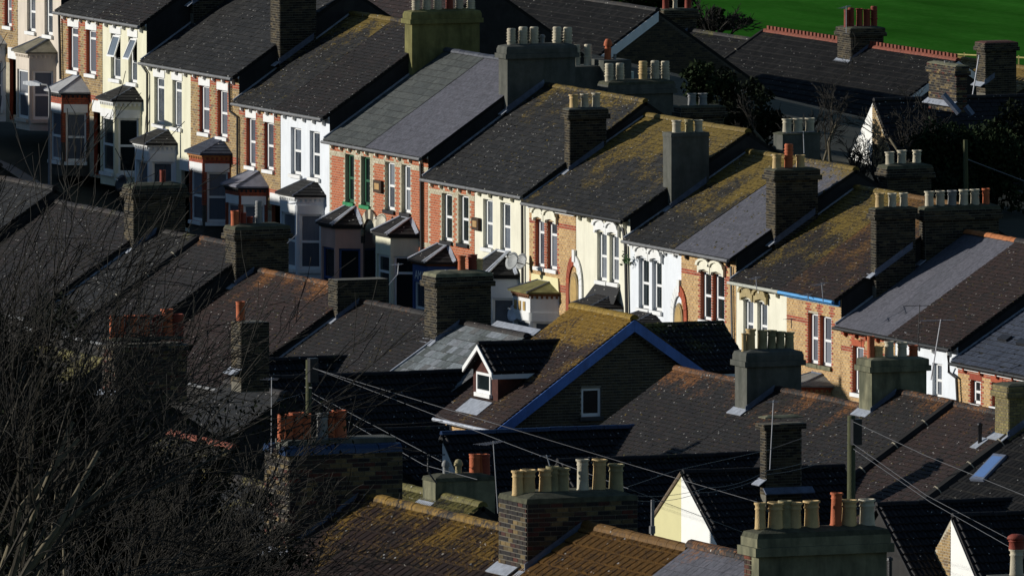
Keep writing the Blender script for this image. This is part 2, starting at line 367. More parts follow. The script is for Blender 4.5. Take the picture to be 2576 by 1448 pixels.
def pot(stack, c, r, h, style, colr):
    key = (style, colr)
    if key not in _pots:
        mb = MB(); mb.lathe((0, 0, 0), POTS[style], 16); _pots[key] = mb.mesh('chimney_pot', (0, 0, 0), POTM[colr], True)
    o = bpy.data.objects.new('chimney_pot', _pots[key]); o.parent = stack; o.location = c-ORG[stack]; o.scale = (r, r, h)
    o.rotation_euler = (random.gauss(0, .012), random.gauss(0, .012), random.random()*6); COL.objects.link(o)
def chimney(hs, x, yt, yb, Xb=None, pt=None, style='brick', cap='flat', pots=(), capm=None, brickm=None, deep=1.2, cband=None, crs=.085, bcap=300, potdx=.0, corbel=2, wmax=None, flashm=.655, flashr=None):
    """x = (left, corner, right) survey pixels of the lit narrow face and the dark long face, yt top, yb foot of the corner."""
    P = PX(x[1], yb, Xb) if pt is None else pt
    Xb, Y0, zb = P
    zt = PY(x[1], yt, Y0)[2]; Xa = PY(x[0], yb, Y0)[0]; Y1 = PX(x[2], yt, Xb)[1]
    if wmax: Xa = max(Xa, Xb-wmax)
    z0 = zb-deep; cz = zt-.32 if corbel else zt
    m = MB(); m.bx(Xa, Xb, Y0, Y1, z0, cz)
    dm = {'brick': mortar_m, 'mixed': mortar_m, 'cement': cement, 'grey': cement_g, 'olive': olive}[style]
    st = part(m, 'chimney_stack', dm, hs)
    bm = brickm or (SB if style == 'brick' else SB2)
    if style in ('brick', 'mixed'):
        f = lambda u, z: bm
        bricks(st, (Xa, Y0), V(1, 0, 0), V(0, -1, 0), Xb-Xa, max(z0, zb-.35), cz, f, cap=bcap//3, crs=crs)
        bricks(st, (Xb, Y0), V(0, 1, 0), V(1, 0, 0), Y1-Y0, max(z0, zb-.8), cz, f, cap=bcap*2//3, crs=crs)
    e = .07
    for i in range(corbel):
        ee = e*(1.5 if i == 0 else .8); m = MB(); z = cz+i*.16; m.bx(Xa-ee, Xb+ee, Y0-ee, Y1+ee, z, z+.157)
        part(m, 'corbel', dm, st)
        if style in ('brick', 'mixed'):
            bricks(st, (Xa-ee, Y0-ee), V(1, 0, 0), V(0, -1, 0), Xb-Xa+2*ee, z+.01, z+.157, lambda u, zz: bm, cap=0, crs=.078)
            bricks(st, (Xb+ee, Y0-ee), V(0, 1, 0), V(1, 0, 0), Y1-Y0+2*ee, z+.01, z+.157, lambda u, zz: bm, cap=0, crs=.078)
    # cement flaunching
    if cap != 'none':
        hh = {'flat': .07, 'dome': .16, 'slab': .14}[cap]; i_ = {'flat': .12, 'dome': .26, 'slab': .0}[cap]; o_ = e*.7 if corbel else .02
        b = [(Xa-o_, Y0-o_), (Xb+o_, Y0-o_), (Xb+o_, Y1+o_), (Xa-o_, Y1+o_)]; i_ = min(i_, (Xb-Xa)*.4)
        t = [(Xa+i_, Y0+i_), (Xb-i_, Y0+i_), (Xb-i_, Y1-i_), (Xa+i_, Y1-i_)]
        k = .35 if cap == 'dome' else 0
        vs = [(*p, zt-.003) for p in b]+[(p[0]*(1-k*.3)+q[0]*k*.3, p[1]*(1-k*.3)+q[1]*k*.3, zt+hh*(.55 if k else .3)) for p, q in zip(b, t)]+[(*q, zt+hh) for q in t]
        fs = [(0, 1, 5, 4), (1, 2, 6, 5), (2, 3, 7, 6), (3, 0, 4, 7), (4, 5, 9, 8), (5, 6, 10, 9), (6, 7, 11, 10), (7, 4, 8, 11), (8, 9, 10, 11)]
        m = MB().add(vs, fs); part(m, 'flaunching', capm or mossy, st)
    if flashm and style != 'olive':
        yrs = [y_-Y0 for y_ in (4.2, -19, -89, 62) if .2 < y_-Y0 < 3.4]; Lf = min(Y1-Y0-.05, yrs[0]-.05 if yrs else 0); mb = MB(); (mb.box((Xb+.004, Y0-.05, zb-.05), (0, Lf, Lf*flashm), (0, 0, .22), (.018, 0, 0)) if Lf > .1 else None); part(mb, 'stepped_flashing', leadb, st)
    # lead apron at the foot, on the street side
    m = MB(); m.box((Xa-.12, Y0-.22, zb-.10), (Xb-Xa+.16, 0, 0), (0, .24, .17), (0, -.01, .02)); part(m, 'lead_flashing', lead, st)
    for q in pots:
        px, py0, py1, pw, ps, pc = q[:6]; back = q[6] if len(q) > 6 else 0
        Xp = (Xa+Xb)/2+potdx-back*.3
        b = PX(px, py1, Xp); h = PX(px, py0, Xp)[2]-b[2]
        b[1] = min(max(b[1], Y0+.1), Y1-.1); zz = min(b[2], zt+.14); h += b[2]-zz
        pot(st, V(b[0], b[1], zz), pw/(FPX/np.dot(b-CAM, FW))/2, h, ps, pc)
    return dict(Xa=Xa, Xb=Xb, Y0=Y0, Y1=Y1, zt=zt, o=st)

# ------------------------------------------------------------------ terrain, street, field, sky
def terr_z(x, y):
    main = np.interp(x, [-60, 0, 9, 18, 26, 35, 44, 53, 62, 70, 79, 100, 140, 260], [5, 0, -1.3, -2.3, -3.0, -3.7, -4.0, -4.6, -5.3, -6.0, -6.4, -6.2, -4.5, 0])
    up = np.interp(y, [-420, -200, -130, -89, -60, -26, 12, 45, 90, 4000], [60, 38, 17, 6.5, 1.5, 0, 0, -5, -10, -10])
    if y > 12: k = min(1, (y-12)/60); return main*(1-k)+up*k
    if y < -26: k = min(1, (-y-26)/50); return main*(1-k)+up*k-(.8 if y > -80 else 0)*k
    return main
grassg = M('field_grass', [(.028, .115, .014)], 1.0, (.16, .45), bump=0, spec=0, stretch=(.35, 1.6, 1), grime=(.5, (.008, .085, .003)))
groundm = M('garden_earth', [(.035, .035, .022)], .95, (.8, .5))
roadm = M('asphalt', [(.05, .05, .05)], .9, (3, .2)); pavem = M('paving', [(.16, .155, .145)], .9, (3, .2)); kerbm = M('kerb_stone', [(.25, .24, .22)], .9, (4, .2))
def sheet(xs, ys, dz=0, yoff=None):
    mb = MB(); vs = [(x, y, terr_z(x, y)+dz) for y in ys for x in xs]; n = len(xs)
    mb.add(vs, [(j*n+i, j*n+i+1, (j+1)*n+i+1, (j+1)*n+i) for j in range(len(ys)-1) for i in range(n-1)]); return mb
gx = list(range(-1400, -60, 120))+list(range(-60, 560, 10))+list(range(560, 1400, 120))
gy = list(range(-420, 84, 6))
solo(sheet(gx, gy), 'ground', groundm, kind='structure', base=(0, 0, 0))
solo(sheet(gx, [84, 90, 120, 200, 400, 800, 1600, 3500], .0), 'field', grassg, kind='structure', base=(0, 0, 0))
rx = list(range(-60, 250, 5))
solo(sheet(rx, [-10.4, -3.4], .02), 'road', roadm, kind='structure', base=(0, 0, 0))
for nm, y0, y1 in (('pavement', -3.25, -1.6), ('pavement', -12.6, -10.55)):
    solo(sheet(rx, [y0, y1], .14), nm, pavem, kind='structure', base=(0, 0, 0))
for y0, y1 in ((-3.4, -3.25), (-10.55, -10.4)):
    mb = sheet(rx, [y0, y1], .15); 
    for yy in (y0, y1):
        for i in range(len(rx)-1): mb.quad((rx[i], yy, terr_z(rx[i], yy)-.1), (rx[i+1], yy, terr_z(rx[i+1], yy)-.1), (rx[i+1], yy, terr_z(rx[i+1], yy)+.15), (rx[i], yy, terr_z(rx[i], yy)+.15))
    solo(mb, 'kerb', kerbm, kind='structure', base=(0, 0, 0))

# ------------------------------------------------------------------ terraced houses
def t_(c, r, x, y): return 643.75*c+x/3.0, 482.8*r+y/3.0
def terr(hs, X0, X1, Yr, zr, run=4.2, rise=2.75, kind='slate', am=.2, lc=LY, base=None, front=None, gutm=gut, fascia=None, cap=300, rm=None, ridgem=None, rseg=.45, oh=.25, zg=None, tcap=300, span=1.6, back=True):
    Yf = Yr-run; ze = zr-rise; m = rise/run; zg = ze-5.9 if zg is None else zg
    mb = MB(); q = [(Yf+.02, zg), (Yf+.02, ze-.1), (Yr, zr-.12), (Yr+run, ze-.1), (Yr+run, zg)]
    pts = [V(X0, y, z) for y, z in q]; pt2 = [V(X1, y, z) for y, z in q]
    mb.add(pts, [(0, 1, 2, 3, 4)]); mb.add(pt2, [(0, 1, 2, 3, 4)]); mb.quad(pts[3], pt2[3], pt2[4], pts[4])
    if front is None: mb.quad(pts[0], pt2[0], pt2[1], pts[1])
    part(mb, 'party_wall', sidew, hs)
    L = math.hypot(run+oh, m*(run+oh)); s = nrm(V(0, run, rise)); n = nrm(V(0, -rise, run))
    O = V(X0, Yf-oh, ze-oh*m); rb = base or kind
    mat = ROOF(kind if base is None else base, zr, am, lc, base=base, span=span)
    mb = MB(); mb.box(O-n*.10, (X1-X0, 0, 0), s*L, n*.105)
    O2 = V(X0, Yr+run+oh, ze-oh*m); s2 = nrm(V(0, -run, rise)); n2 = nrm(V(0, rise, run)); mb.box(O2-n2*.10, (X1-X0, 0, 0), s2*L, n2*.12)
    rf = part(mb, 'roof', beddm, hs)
    tk = {'green': 'large', 'grey': 'smooth', 'brown': 'plain', 'red': 'plain', 'dark': 'slate', 'blue': 'slate', 'patch': 'large'}.get(kind, kind)
    tiles(rf, O, V(1, 0, 0), s, X1-X0, L, tk, mat, cap=tcap)
    ridge(rf, (X0, Yr, zr+.01), (X1, Yr, zr+.01), ridgem or ROOF('ridge_'+rb, zr+.3, min(1, am+.12), lc, base='brown' if base is None else 'brown', span=span), seg=rseg)
    if gutm:
        mb = MB(); mb.tube([(X0+.01, Yf-oh-.05, ze-oh*m-.06), (X1-.01, Yf-oh-.05, ze-oh*m-.06)], .055, 8); part(mb, 'gutter', gutm, hs)
    if fascia: mb = MB(); mb.bx(X0+.003, X1-.003, Yf-.10, Yf-.05, ze-.36, ze-.09); part(mb, 'fascia', fascia, hs)
    return dict(Yf=Yf, ze=ze, zg=zg, m=m, zr=zr, Yr=Yr, X0=X0, X1=X1, rf=rf)
def moss(g, n, mat, bias=1.6, size=.05):
    s = nrm(V(0, g['Yr']-g['Yf'], g['zr']-g['ze'])); nn = nrm(V(0, -s[2], s[1])); L = math.hypot(g['Yr']-g['Yf'], g['zr']-g['ze']); mb = MB()
    for i in range(n):
        u = g['X0']+random.random()*(g['X1']-g['X0']); v = L*(1-random.random()**bias); c = V(u, g['Yf'], g['ze'])+s*v+nn*.02; r = size*(.4+random.random()); k = 5; a0 = random.random()*6
        ring = [c+V(1, 0, 0)*math.cos(a0+2*math.pi*j/k)*r*(.7+.6*random.random())+s*math.sin(a0+2*math.pi*j/k)*r*(.6+.5*random.random()) for j in range(k)]
        mb.add(ring+[c+nn*r*.55], [(j, (j+1) % k, k) for j in range(k)])
    part(mb, 'moss', mat, g['rf'], 'stuff')
def flash(hs, g, mat=lead, side=0, w=.07):
    """thin lead flashing up the left verge of a roof where it meets the higher neighbour."""
    s = nrm(V(0, g['Yr']-g['Yf'], g['zr']-g['ze'])); n = nrm(V(0, -s[2], s[1])); mb = MB()
    x = g['X0'] if side == 0 else g['X1']-w
    L = math.hypot(g['Yr']-g['Yf']+.2, g['zr']-g['ze']+.1)
    mb.box(V(x-.01, g['Yf']-.2, g['ze']-.13)+n*.03, (w, 0, 0), s*L, n*.05); part(mb, 'verge_flashing', mat, hs)

def brackets(hs, X0, X1, ze, mat, n=5, h=.34, d=.24, w=.09, Y=0, trim=None):
    for i in range(n):
        x = X0+(X1-X0)*(i+.5)/n-w/2; z = ze-.14
        mb = MB(); mb.prism([(x, Y, z), (x, Y-d, z), (x, Y-d, z-h*.3), (x, Y-d*.55, z-h*.45), (x, Y-d*.5, z-h*.8), (x, Y-.03, z-h), (x, Y, z-h)], (w, 0, 0)); part(mb, 'bracket', mat, hs)
    mb = MB(); mb.bx(X0, X1, Y-.05, Y-.012, ze-.22, ze-.10); part(mb, 'cornice', trim or mat, hs)

def facade(hs, g, x0, x1, style, wins, quoin=None, trim=None, brk=5, frame=None, sillm=None, lint=None, bands=(), pane=None, split=.5, tilts=None, bcap=300, door=None, lh=.26, rev=None, fr=None):
    """the street front; wins are survey-pixel rectangles of each opening on the plane Y = Yf."""
    Y = g['Yf']; o = V(x0, Y, 0); a = V(1, 0, 0); n = V(0, -1, 0); Wd = x1-x0; holes = []
    for (ax, ay, bx_, by) in wins:
        p = PY(ax, ay, Y); q = PY(bx_, by, Y); holes.append((p[0]-x0, q[0]-x0, q[2], p[2]))
    hw = list(holes)
    if door: p = PY(door[0], door[1], Y); hd = (p[0]-x0, min(p[0]-x0+door[2], Wd-.05), g['zg']+.1, p[2]); holes.append(hd)
    mats = {'cream': cream, 'white': palewhite, 'ivory': ivory, 'pink': pink, 'yb': mortar, 'yb2': mortar, 'rb': mortar, 'ob': mortar}
    bm = {'yb': YB, 'yb2': YB2, 'rb': RB, 'ob': OB}.get(style)
    w = MB(); r = MB(); panel(w, r, o, a, n, Wd, g['zg'], g['ze']+.02, holes)
    fw = part(w, 'front_wall', mats[style], hs); part(r, 'reveal', rev or (quoin if quoin and style in ('yb', 'yb2') else mats[style]), fw)
    if bm:
        def mf(u, z):
            if quoin:
                for h in hw:
                    if h[2]-.1 < z < h[3]+.35 and (abs(u-h[0]) < .13+.05*(int(z/.085) % 2) or abs(u-h[1]) < .13+.05*(int(z/.085) % 2)): return quoin
                if quoin is CB and (u < .16+.06*(int(z/.17) % 2)): return quoin
            for b in bands:
                if abs(z-(g['ze']-b)) < .09: return (quoin or RB)
            return bm
        lz = [(h[0]-.06, h[1]+.06, h[3], h[3]+lh) for h in hw] if lint else []
        bricks(fw, o, a, n, Wd, g['zg']+2.2, g['ze'], mf, holes+lz, cap=bcap)
    for i, h in enumerate(hw):
        window(hs, o, a, n, h[0], h[1], h[2], h[3], frame=frame, pane=(pane if isinstance(pane, bpy.types.Material) else (pane[i] if pane else None)), sill=sillm or white, lintel=lint, lh=lh, split=split[i] if isinstance(split, (list, tuple)) else split, tilt=tilts[i] if tilts else 0)
    if door:
        mb = MB(); mb.bx(x0+hd[0], x0+hd[1], Y+.5, Y+.56, g['zg'], hd[3]); d = part(mb, 'door', door[3], hs)
        mb = MB(); mb.bx(x0+hd[0]-.05, x0+hd[1]+.05, Y-.05, Y+.04, hd[3]-.05, hd[3]+.35); part(mb, 'door_lintel', white, hs)
    if brk: brackets(hs, x0, x1, g['ze'], trim or white, brk, Y=Y)
    return holes

def bay(hs, g, xr, yr_, ytop, xt=None, w=2.35, p=.85, c=.5, rk='dark', wall=None, wins='two', lint=white, frame=None, pane=None, brickm=None, rolls=None, head=.62, tall=1.75, corn=white, dent=True, split=.5, sillm=None, top=.75, winc=None):
    Y = g['Yf']; D = PY(xr, yr_, Y); X1 = D[0]-.1; ze = D[2]; zt = PY(xr, ytop, Y)[2]+(0 if xt is None else PY(xt, ytop, Y)[2]-PY(xr, ytop, Y)[2]); X0 = X1-w; zg = g['zg']
    P = [V(X0, Y, 0), V(X0+c, Y-p, 0), V(X1-c, Y-p, 0), V(X1, Y, 0)]
    wall = wall or cream; B = None
    for i in range(3):
        a = P[i+1]-P[i]; L = np.linalg.norm(a); a = a/L; n = V(a[1], -a[0], 0); holes = []
        if i >= 1: mrg = .12; holes = [(mrg, L-mrg, ze-head-tall, ze-head)]
        wm = MB(); rv = MB(); panel(wm, rv, P[i], a, n, L, zg, ze, holes, depth=.1)
        b = part(wm, 'bay_wall', wall, hs); part(rv, 'reveal', brickm or wall, b)
        if brickm: bricks(b, P[i], a, n, L, zg+1.2, ze, lambda u, z: brickm, holes, cap=60)
        for h in holes: window(hs, P[i], a, n, *h, depth=.08, frame=frame, pane=pane, sill=sillm or lint or white, lintel=lint, lh=.3, split=split, sw=.04)
    def off(e): return [V(X0-e, Y-.002, 0), V(X0+c-e*.5, Y-p-e, 0), V(X1-c+e*.5, Y-p-e, 0), V(X1+e, Y-.002, 0)]
    mb = MB(); q = off(.07); mb.prism([v+V(0, 0, ze-.10) for v in q], (0, 0, .12)); part(mb, 'bay_cornice', corn, hs)
    if dent:
        for i in (1, 2):
            a = P[i+1]-P[i]; L = np.linalg.norm(a); a = a/L; n = V(a[1], -a[0], 0); mb = MB(); k = int(L/.16)
            for j in range(k): mb.box(P[i]+a*(j+.25)*L/k+V(0, 0, ze-.19), a*.07, n*.05, (0, 0, .085))
            part(mb, 'dentils', corn, hs, 'stuff')
    q = off(.16); e = [v+V(0, 0, ze+.025) for v in q]; e2 = [v-V(0, 0, .05) for v in e]; tL = V(X0+top, Y-.03, zt); tR = V(X1-top, Y-.03, zt)
    mb = MB(); mb.quad(e[0], e[1], tL); mb.quad(e[1], e[2], tR, tL); mb.quad(e[2], e[3], tR)
    for i in range(3): mb.quad(e2[i], e2[i+1], e[i+1], e[i])
    mb.quad(e2[3], e2[2], e2[1], e2[0])
    rm = rk if isinstance(rk, bpy.types.Material) else ROOF('bay_'+rk, ze+3, .0, LY, base=rk)
    r = part(mb, 'bay_roof', rm, hs)
    if not isinstance(rk, bpy.types.Material):
        # slate courses as thin lapped sheets
        for (u0, u1, v0, v1) in ((e[1], e[2], tL, tR), (e[2], e[3], tR, tR)):
            nn = nrm(np.cross(u1-u0, v0-u0)); nn = nn if nn[2] > 0 else -nn; mb = MB(); K = 5
            for k in range(K):
                f0, f1 = k/K, (k+1)/K; a0, a1 = u0+(v0-u0)*f0, u1+(v1-u1)*f0; b0, b1 = u0+(v0-u0)*f1, u1+(v1-u1)*f1
                mb.add([a0+nn*.025, a1+nn*.025, b1+nn*.008, b0+nn*.008, a0, a1], [(0, 1, 2, 3), (4, 5, 1, 0)])
            part(mb, 'slate_courses', rm, r, 'stuff')
    hips = MB(); hips.tube([e[1], tL], .035, 5); hips.tube([e[2], tR], .035, 5); hips.tube([tL, tR], .04, 5); part(hips, 'hip_roll', rolls or leadb, r)
    if rolls:
        for (b0, b1) in ((e[1]*.97+e[2]*.03, tL*.97+tR*.03), (e[2]*.96+e[3]*.04, tR+V(.03, 0, 0)), (e[2]*.92+e[1]*.08, tR-V(.05, 0, 0)), (e[3]*.9+e[2]*.1, tR+V(.08, 0, -.03))):
            mb = MB(); d = nrm(b1-b0); sdv = nrm(np.cross(d, V(0, -.6, .8))); mb.box(b0-sdv*.07+V(0, 0, .02), sdv*.14, b1-b0, V(0, -.02, .03)); part(mb, 'lead_strip', lead, r)
    return dict(X0=X0, X1=X1, ze=ze, zt=zt)

MAINP = [(137, 31), (352, 158), (585, 260), (812, 355), (1060, 450), (1314, 511), (1567, 606), (1834, 709), (2098, 823), (2391, 913)]
MX = [PY(x, y, -.25) for x, y in MAINP]; ME = [p[2]+.20 for p in MX]; MX = [p[0] for p in MX]+[89.4]
MMID = [PY(x, y, 0)[0] for x, y in [(258, 60), (480, 200), (706, 300), (936, 385), (1194, 485), (1449, 545), (1714, 640), (1979, 745), (2252, 860)]]
RISE = [2.8, 2.8, 2.8, 2.8, 2.85, 2.6, 2.6, 2.7, 2.7, 2.6]
grp = 'terraced houses along the street'
HS = {}
def mh(i, lr, label, **k):
    X0, X1 = ((MX[i], MMID[i]) if lr == 0 else (MMID[i], MX[i+1])) if i < 9 else (MX[9]+lr*5, MX[9]+5+lr*5)
    hs = thing('terraced_house', label, 'house', (X0, 0, ME[i]-5.9), grp)
    g = terr(hs, X0, X1, 4.2, ME[i]+RISE[i], rise=RISE[i], front=True, **k)
    if lr == 0 and i > 0: flash(hs, g)
    HS[(i, lr)] = (hs, g)
    return hs, g, X0, X1
def W4(c, r, *rects): return [(*t_(c, r, a, b), *t_(c, r, d, e)) for a, b, d, e in rects]

# house beyond the left edge: beige pair
XA, XM = MX[0]-8.9, PY(45, 20, 0)[0]
hs = thing('terraced_house', 'yellow brick terraced house cut by the top left corner, bay under a pale curved canopy', 'house', (XA, 0, 1.2), grp)
g = terr(hs, XA, XM, 4.2, ME[0]+1.4+2.8, rise=2.8, kind='slate', front=True); h_ = facade(hs, g, XA, XM, 'yb', W4(0, 0, (35, -60, 90, 205)), quoin=RB, door=(*t_(0, 0, 72, 430), .9, glassd))
bay(hs, g, 17, 112, 83, w=2.2, rk=M('pale_bay_canopy', [(.4, .4, .38)], .7), wall=white, pane=curtain)
hs = thing('terraced_house', 'beige rendered terraced house with grey topped bay in the top left corner', 'house', (XM, 0, 1.2), grp)
g = terr(hs, XM, MX[0], 4.2, ME[0]+1.4+2.8, rise=2.8, kind='slate', front=True)
facade(hs, g, XM, MX[0], 'pink', W4(0, 0, (203, -60, 268, 245), (335, -40, 398, 272)))
bay(hs, g, *t_(0, 0, 432, 402), t_(0, 0, 0, 305)[1], rk=M('stone_bay_canopy', [(.19, .17, .12)], .9, (5, .3), grime=(.6, (.05, .05, .03))), wall=pink, lint=None, sillm=pink, pane=curtain, corn=pink, head=.65)
tube = MB(); tube.tube([PY(148, 20, -.1), PY(152, 200, -.1)], .05); part(tube, 'drainpipe', black, hs)

# pair 1
hs, g, X0, X1 = mh(0, 0, 'yellow and red brick house with a pale hipped bay roof, joined to the beige house', kind='slate', am=.1)
facade(hs, g, X0, X1, 'yb', W4(0, 0, (517, 198, 592, 542), (652, 222, 727, 568)), quoin=RB, lint=white, bands=(.5, 3.1), split=.8, pane=curtain, door=(*t_(0, 0, 708, 830), .95, glassd))
bay(hs, g, *t_(0, 0, 682, 702), t_(0, 0, 0, 588)[1], rk=M('lead_grey_bay_roof', [(.42, .42, .42)], .6, (5, .15), grime=(.4, (.25, .25, .25))), wall=mortar_d, brickm=RB, pane=curtain, corn=black, head=.72, top=.85)
hs, g, X0, X1 = mh(0, 1, 'cream house with two tilted open sashes and a cream two storey bay', kind='brown', am=.35)
facade(hs, g, X0, X1, 'cream', W4(0, 0, (835, 250, 910, 605), (968, 275, 1035, 632)), lint=white, tilts=(.32, .42), pane=[glass, glass], split=.45)
bay(hs, g, *t_(0, 0, 1078, 765), t_(0, 0, 0, 668)[1], rk='slate', wall=cream, pane=glassd, tall=1.95, w=2.4)
# pair 2
hs, g, X0, X1 = mh(1, 0, 'cream house with narrow upper windows and a dark topped lilac white bay', kind='slate', am=.05, gutm=gut)
facade(hs, g, X0, X1, 'cream', W4(0, 0, (1163, 578, 1240, 945), (1300, 602, 1372, 972)), lint=white, split=.78, door=(*t_(0, 0, 1368, 1270), .85, wood))
bay(hs, g, *t_(0, 0, 1337, 1092), t_(0, 0, 0, 995)[1], rk='slate', wall=palewhite)
hs, g, X0, X1 = mh(1, 1, 'yellow brick house with red trim whose ground floor bay is deep red brick', kind='slate', am=.08)
facade(hs, g, X0, X1, 'yb', W4(0, 0, (1505, 642, 1582, 1010), (1642, 675, 1718, 1042)), quoin=RB, lint=white, bands=(.5, 3.1), pane=curtain)
bay(hs, g, *t_(0, 0, 1752, 1168), t_(0, 0, 0, 1065)[1], rk='blue', wall=mortar_d, brickm=RB, corn=M('ochre_dentil', [(.35, .15, .05)]), pane=curtain)
# pair 3
hs, g, X0, X1 = mh(2, 0, 'yellow brick house with a shiny grey bay canopy, left of the bluish white house', kind='slate', am=.62, base=None)
facade(hs, g, X0, X1, 'yb', [(*t_(0, 0, 1860, 885), *t_(0, 0, 1930, 1262)), (*t_(1, 0, 62, 918), *t_(1, 0, 135, 1290))], quoin=RB, lint=white, bands=(.5, 3.1), door=(*t_(1, 1, 118, 80), .85, glassd))
bay(hs, g, 676, 471, 436, rk=M('weathered_zinc', [(.20, .20, .23)], .5, (5, .3)), wall=mortar_d, brickm=RB, corn=black, pane=curtain)
hs, g, X0, X1 = mh(2, 1, 'bluish white painted house with a dark bay roof next to the red brick pair', kind='brown', am=.12)
facade(hs, g, X0, X1, 'white', W4(1, 0, (262, 958, 342, 1325), (405, 985, 483, 1350)), trim=white)
bay(hs, g, *t_(1, 1, 525, 35), 459, rk='slate', wall=palewhite, tall=1.9, w=2.5, pane=curtain)
# pair 4
cq = dict(quoin=CB, bands=(.62, 3.15), rev=CB, trim=ivory)
blk = M('black_paint', [(.02, .02, .022)], .4)
hs, g, X0, X1 = mh(3, 0, 'red brick house with green window frames and green sills, pink topped bay', kind='green', am=.1, ridgem=M('blue_ridge_tile', [(.04, .045, .06), (.06, .065, .08)], .5))
facade(hs, g, X0, X1, 'ob', [(*t_(1, 0, 675, 1160), *t_(1, 1, 742, 85)), (*t_(1, 0, 795, 1178), *t_(1, 1, 862, 108))], frame=greenp, sillm=M('green_sill', [(.02, .22, .08)], .5), pane=glassd, **cq)
bay(hs, g, *t_(1, 1, 822, 258), t_(1, 1, 0, 128)[1], rk='slate', wall=rose, lint=None, sillm=mortar_d, frame=navy, pane=glassd, corn=black, dent=False, rolls=lead, head=.78, tall=2.1)
hs, g, X0, X1 = mh(3, 1, 'red brick house with white frames and black sills under smooth grey slates', kind='grey', am=0, ridgem=M('blue_ridge_tile', [(.04, .045, .06), (.06, .065, .08)], .5))
facade(hs, g, X0, X1, 'ob', [(*t_(1, 0, 975, 1218), *t_(1, 1, 1048, 145)), (*t_(1, 0, 1100, 1240), *t_(1, 1, 1167, 165))], sillm=blk, pane=curtain, **cq)
bay(hs, g, *t_(1, 1, 1240, 328), t_(1, 1, 0, 212)[1], rk='slate', wall=cream, lint=None, sillm=mortar_d, pane=glassd, corn=black, dent=False, rolls=lead, head=.72, tall=2.3, split=.75)
# entrance arch between the two brick houses
mb = MB(); xc = PY(*t_(1, 1, 872, 400), 0)[0]; zc = PY(*t_(1, 1, 872, 400), 0)[2]
for k in range(11):
    a0 = math.pi*(k+.06)/11; a1 = math.pi*(k+.94)/11; R0, R1 = .72, .98
    mb = MB(); mb.prism([V(xc+R0*math.cos(a0), -.03, zc+R0*math.sin(a0)*1.25), V(xc+R1*math.cos(a0), -.03, zc+R1*math.sin(a0)*1.25), V(xc+R1*math.cos(a1), -.03, zc+R1*math.sin(a1)*1.25), V(xc+R0*math.cos(a1), -.03, zc+R0*math.sin(a1)*1.25)], (0, -.06, 0)); part(mb, 'arch_brick', [mortar_d, CB][k % 2], hs)
mb = MB(); mb.prism([V(xc+.70*math.cos(math.pi*k/10), -.016, zc+.88*math.sin(math.pi*k/10)) for k in range(11)]+[V(xc-.7, -.016, zc-2.4), V(xc+.7, -.016, zc-2.4)], (0, -.012, 0)); part(mb, 'doorway', glassd, hs)
# pair 5
hs, g, X0, X1 = mh(4, 0, 'red brick house beside the pale house, its bay painted blue as a shop front', kind='slate', am=.42)
facade(hs, g, X0, X1, 'ob', W4(1, 1, (1405, 5, 1482, 378), (1530, 20, 1605, 398)), pane=glassd, sillm=blk, **cq)
bb = bay(hs, g, *t_(1, 1, 1522, 540), t_(1, 1, 0, 418)[1], rk='slate', wall=navy, lint=None, sillm=navy, corn=M('brown_fascia', [(.12, .05, .02)]), dent=False, rolls=lead, head=.7)
tc = bpy.data.curves.new('sign_lettering', 'FONT'); tc.body = 'AM1'; tc.size = .42; tc.extrude = .004
t0_ = bpy.data.objects.new('text_source', tc); me_ = bpy.data.meshes.new_from_object(t0_); bpy.data.objects.remove(t0_); me_.materials.clear(); me_.materials.append(white); to = bpy.data.objects.new('sign_lettering', me_); COL.objects.link(to); to.parent = hs; to.location = V(bb['X0']+.75, -.875, bb['ze']-.6)-ORG[hs]; to.rotation_euler = (R_(90), 0, 0)
hs, g, X0, X1 = mh(4, 1, 'ivory painted house with grey reveals between the red brick and the ochre brick houses', kind='slate', am=.5)
facade(hs, g, X0, X1, 'ivory', W4(1, 1, (1713, 50, 1787, 430), (1842, 75, 1920, 455)), trim=ivory)
bay(hs, g, *t_(2, 1, 55, 635), t_(1, 1, 0, 468)[1], rk='slate', wall=palewhite, lint=None, sillm=white, corn=blk, dent=False, rolls=lead, head=.75, tall=2.0, w=2.5)
# pair 6
def hoods(hs, g, X0, rects, mat):
    for (ax, ay, bx_, by) in rects:
        p = PY(ax, ay, 0); q = PY(bx_, by, 0); x0, x1, z = p[0]-.09, q[0]+.09, p[2]
        mb = MB(); mb.prism([V(x0, -.013, z-.05), V(x0, -.013, z+.30), V((x0+x1)/2, -.013, z+.40), V(x1, -.013, z+.30), V(x1, -.013, z-.05), V(x1-.1, -.013, z-.05), V(x1-.14, -.013, z+.04), V((x0+x1)/2, -.013, z+.09), V(x0+.14, -.013, z+.04), V(x0+.1, -.013, z-.05)], (0, -.09, 0)); part(mb, 'window_hood', mat, hs)
        mb = MB()
        for k in range(6):
            a0, a1 = math.pi*k/6, math.pi*(k+1)/6; f = lambda a, r: V((x0+x1)/2-r*math.cos(a)*(x1-x0)/2, -.10, z+.20+.22*r*math.sin(a))
            mb.prism([f(a0, .8), f(a0, 1.12), f(a1, 1.12), f(a1, .8)], (0, -.06, 0))
        part(mb, 'hood_mould', mat, hs)
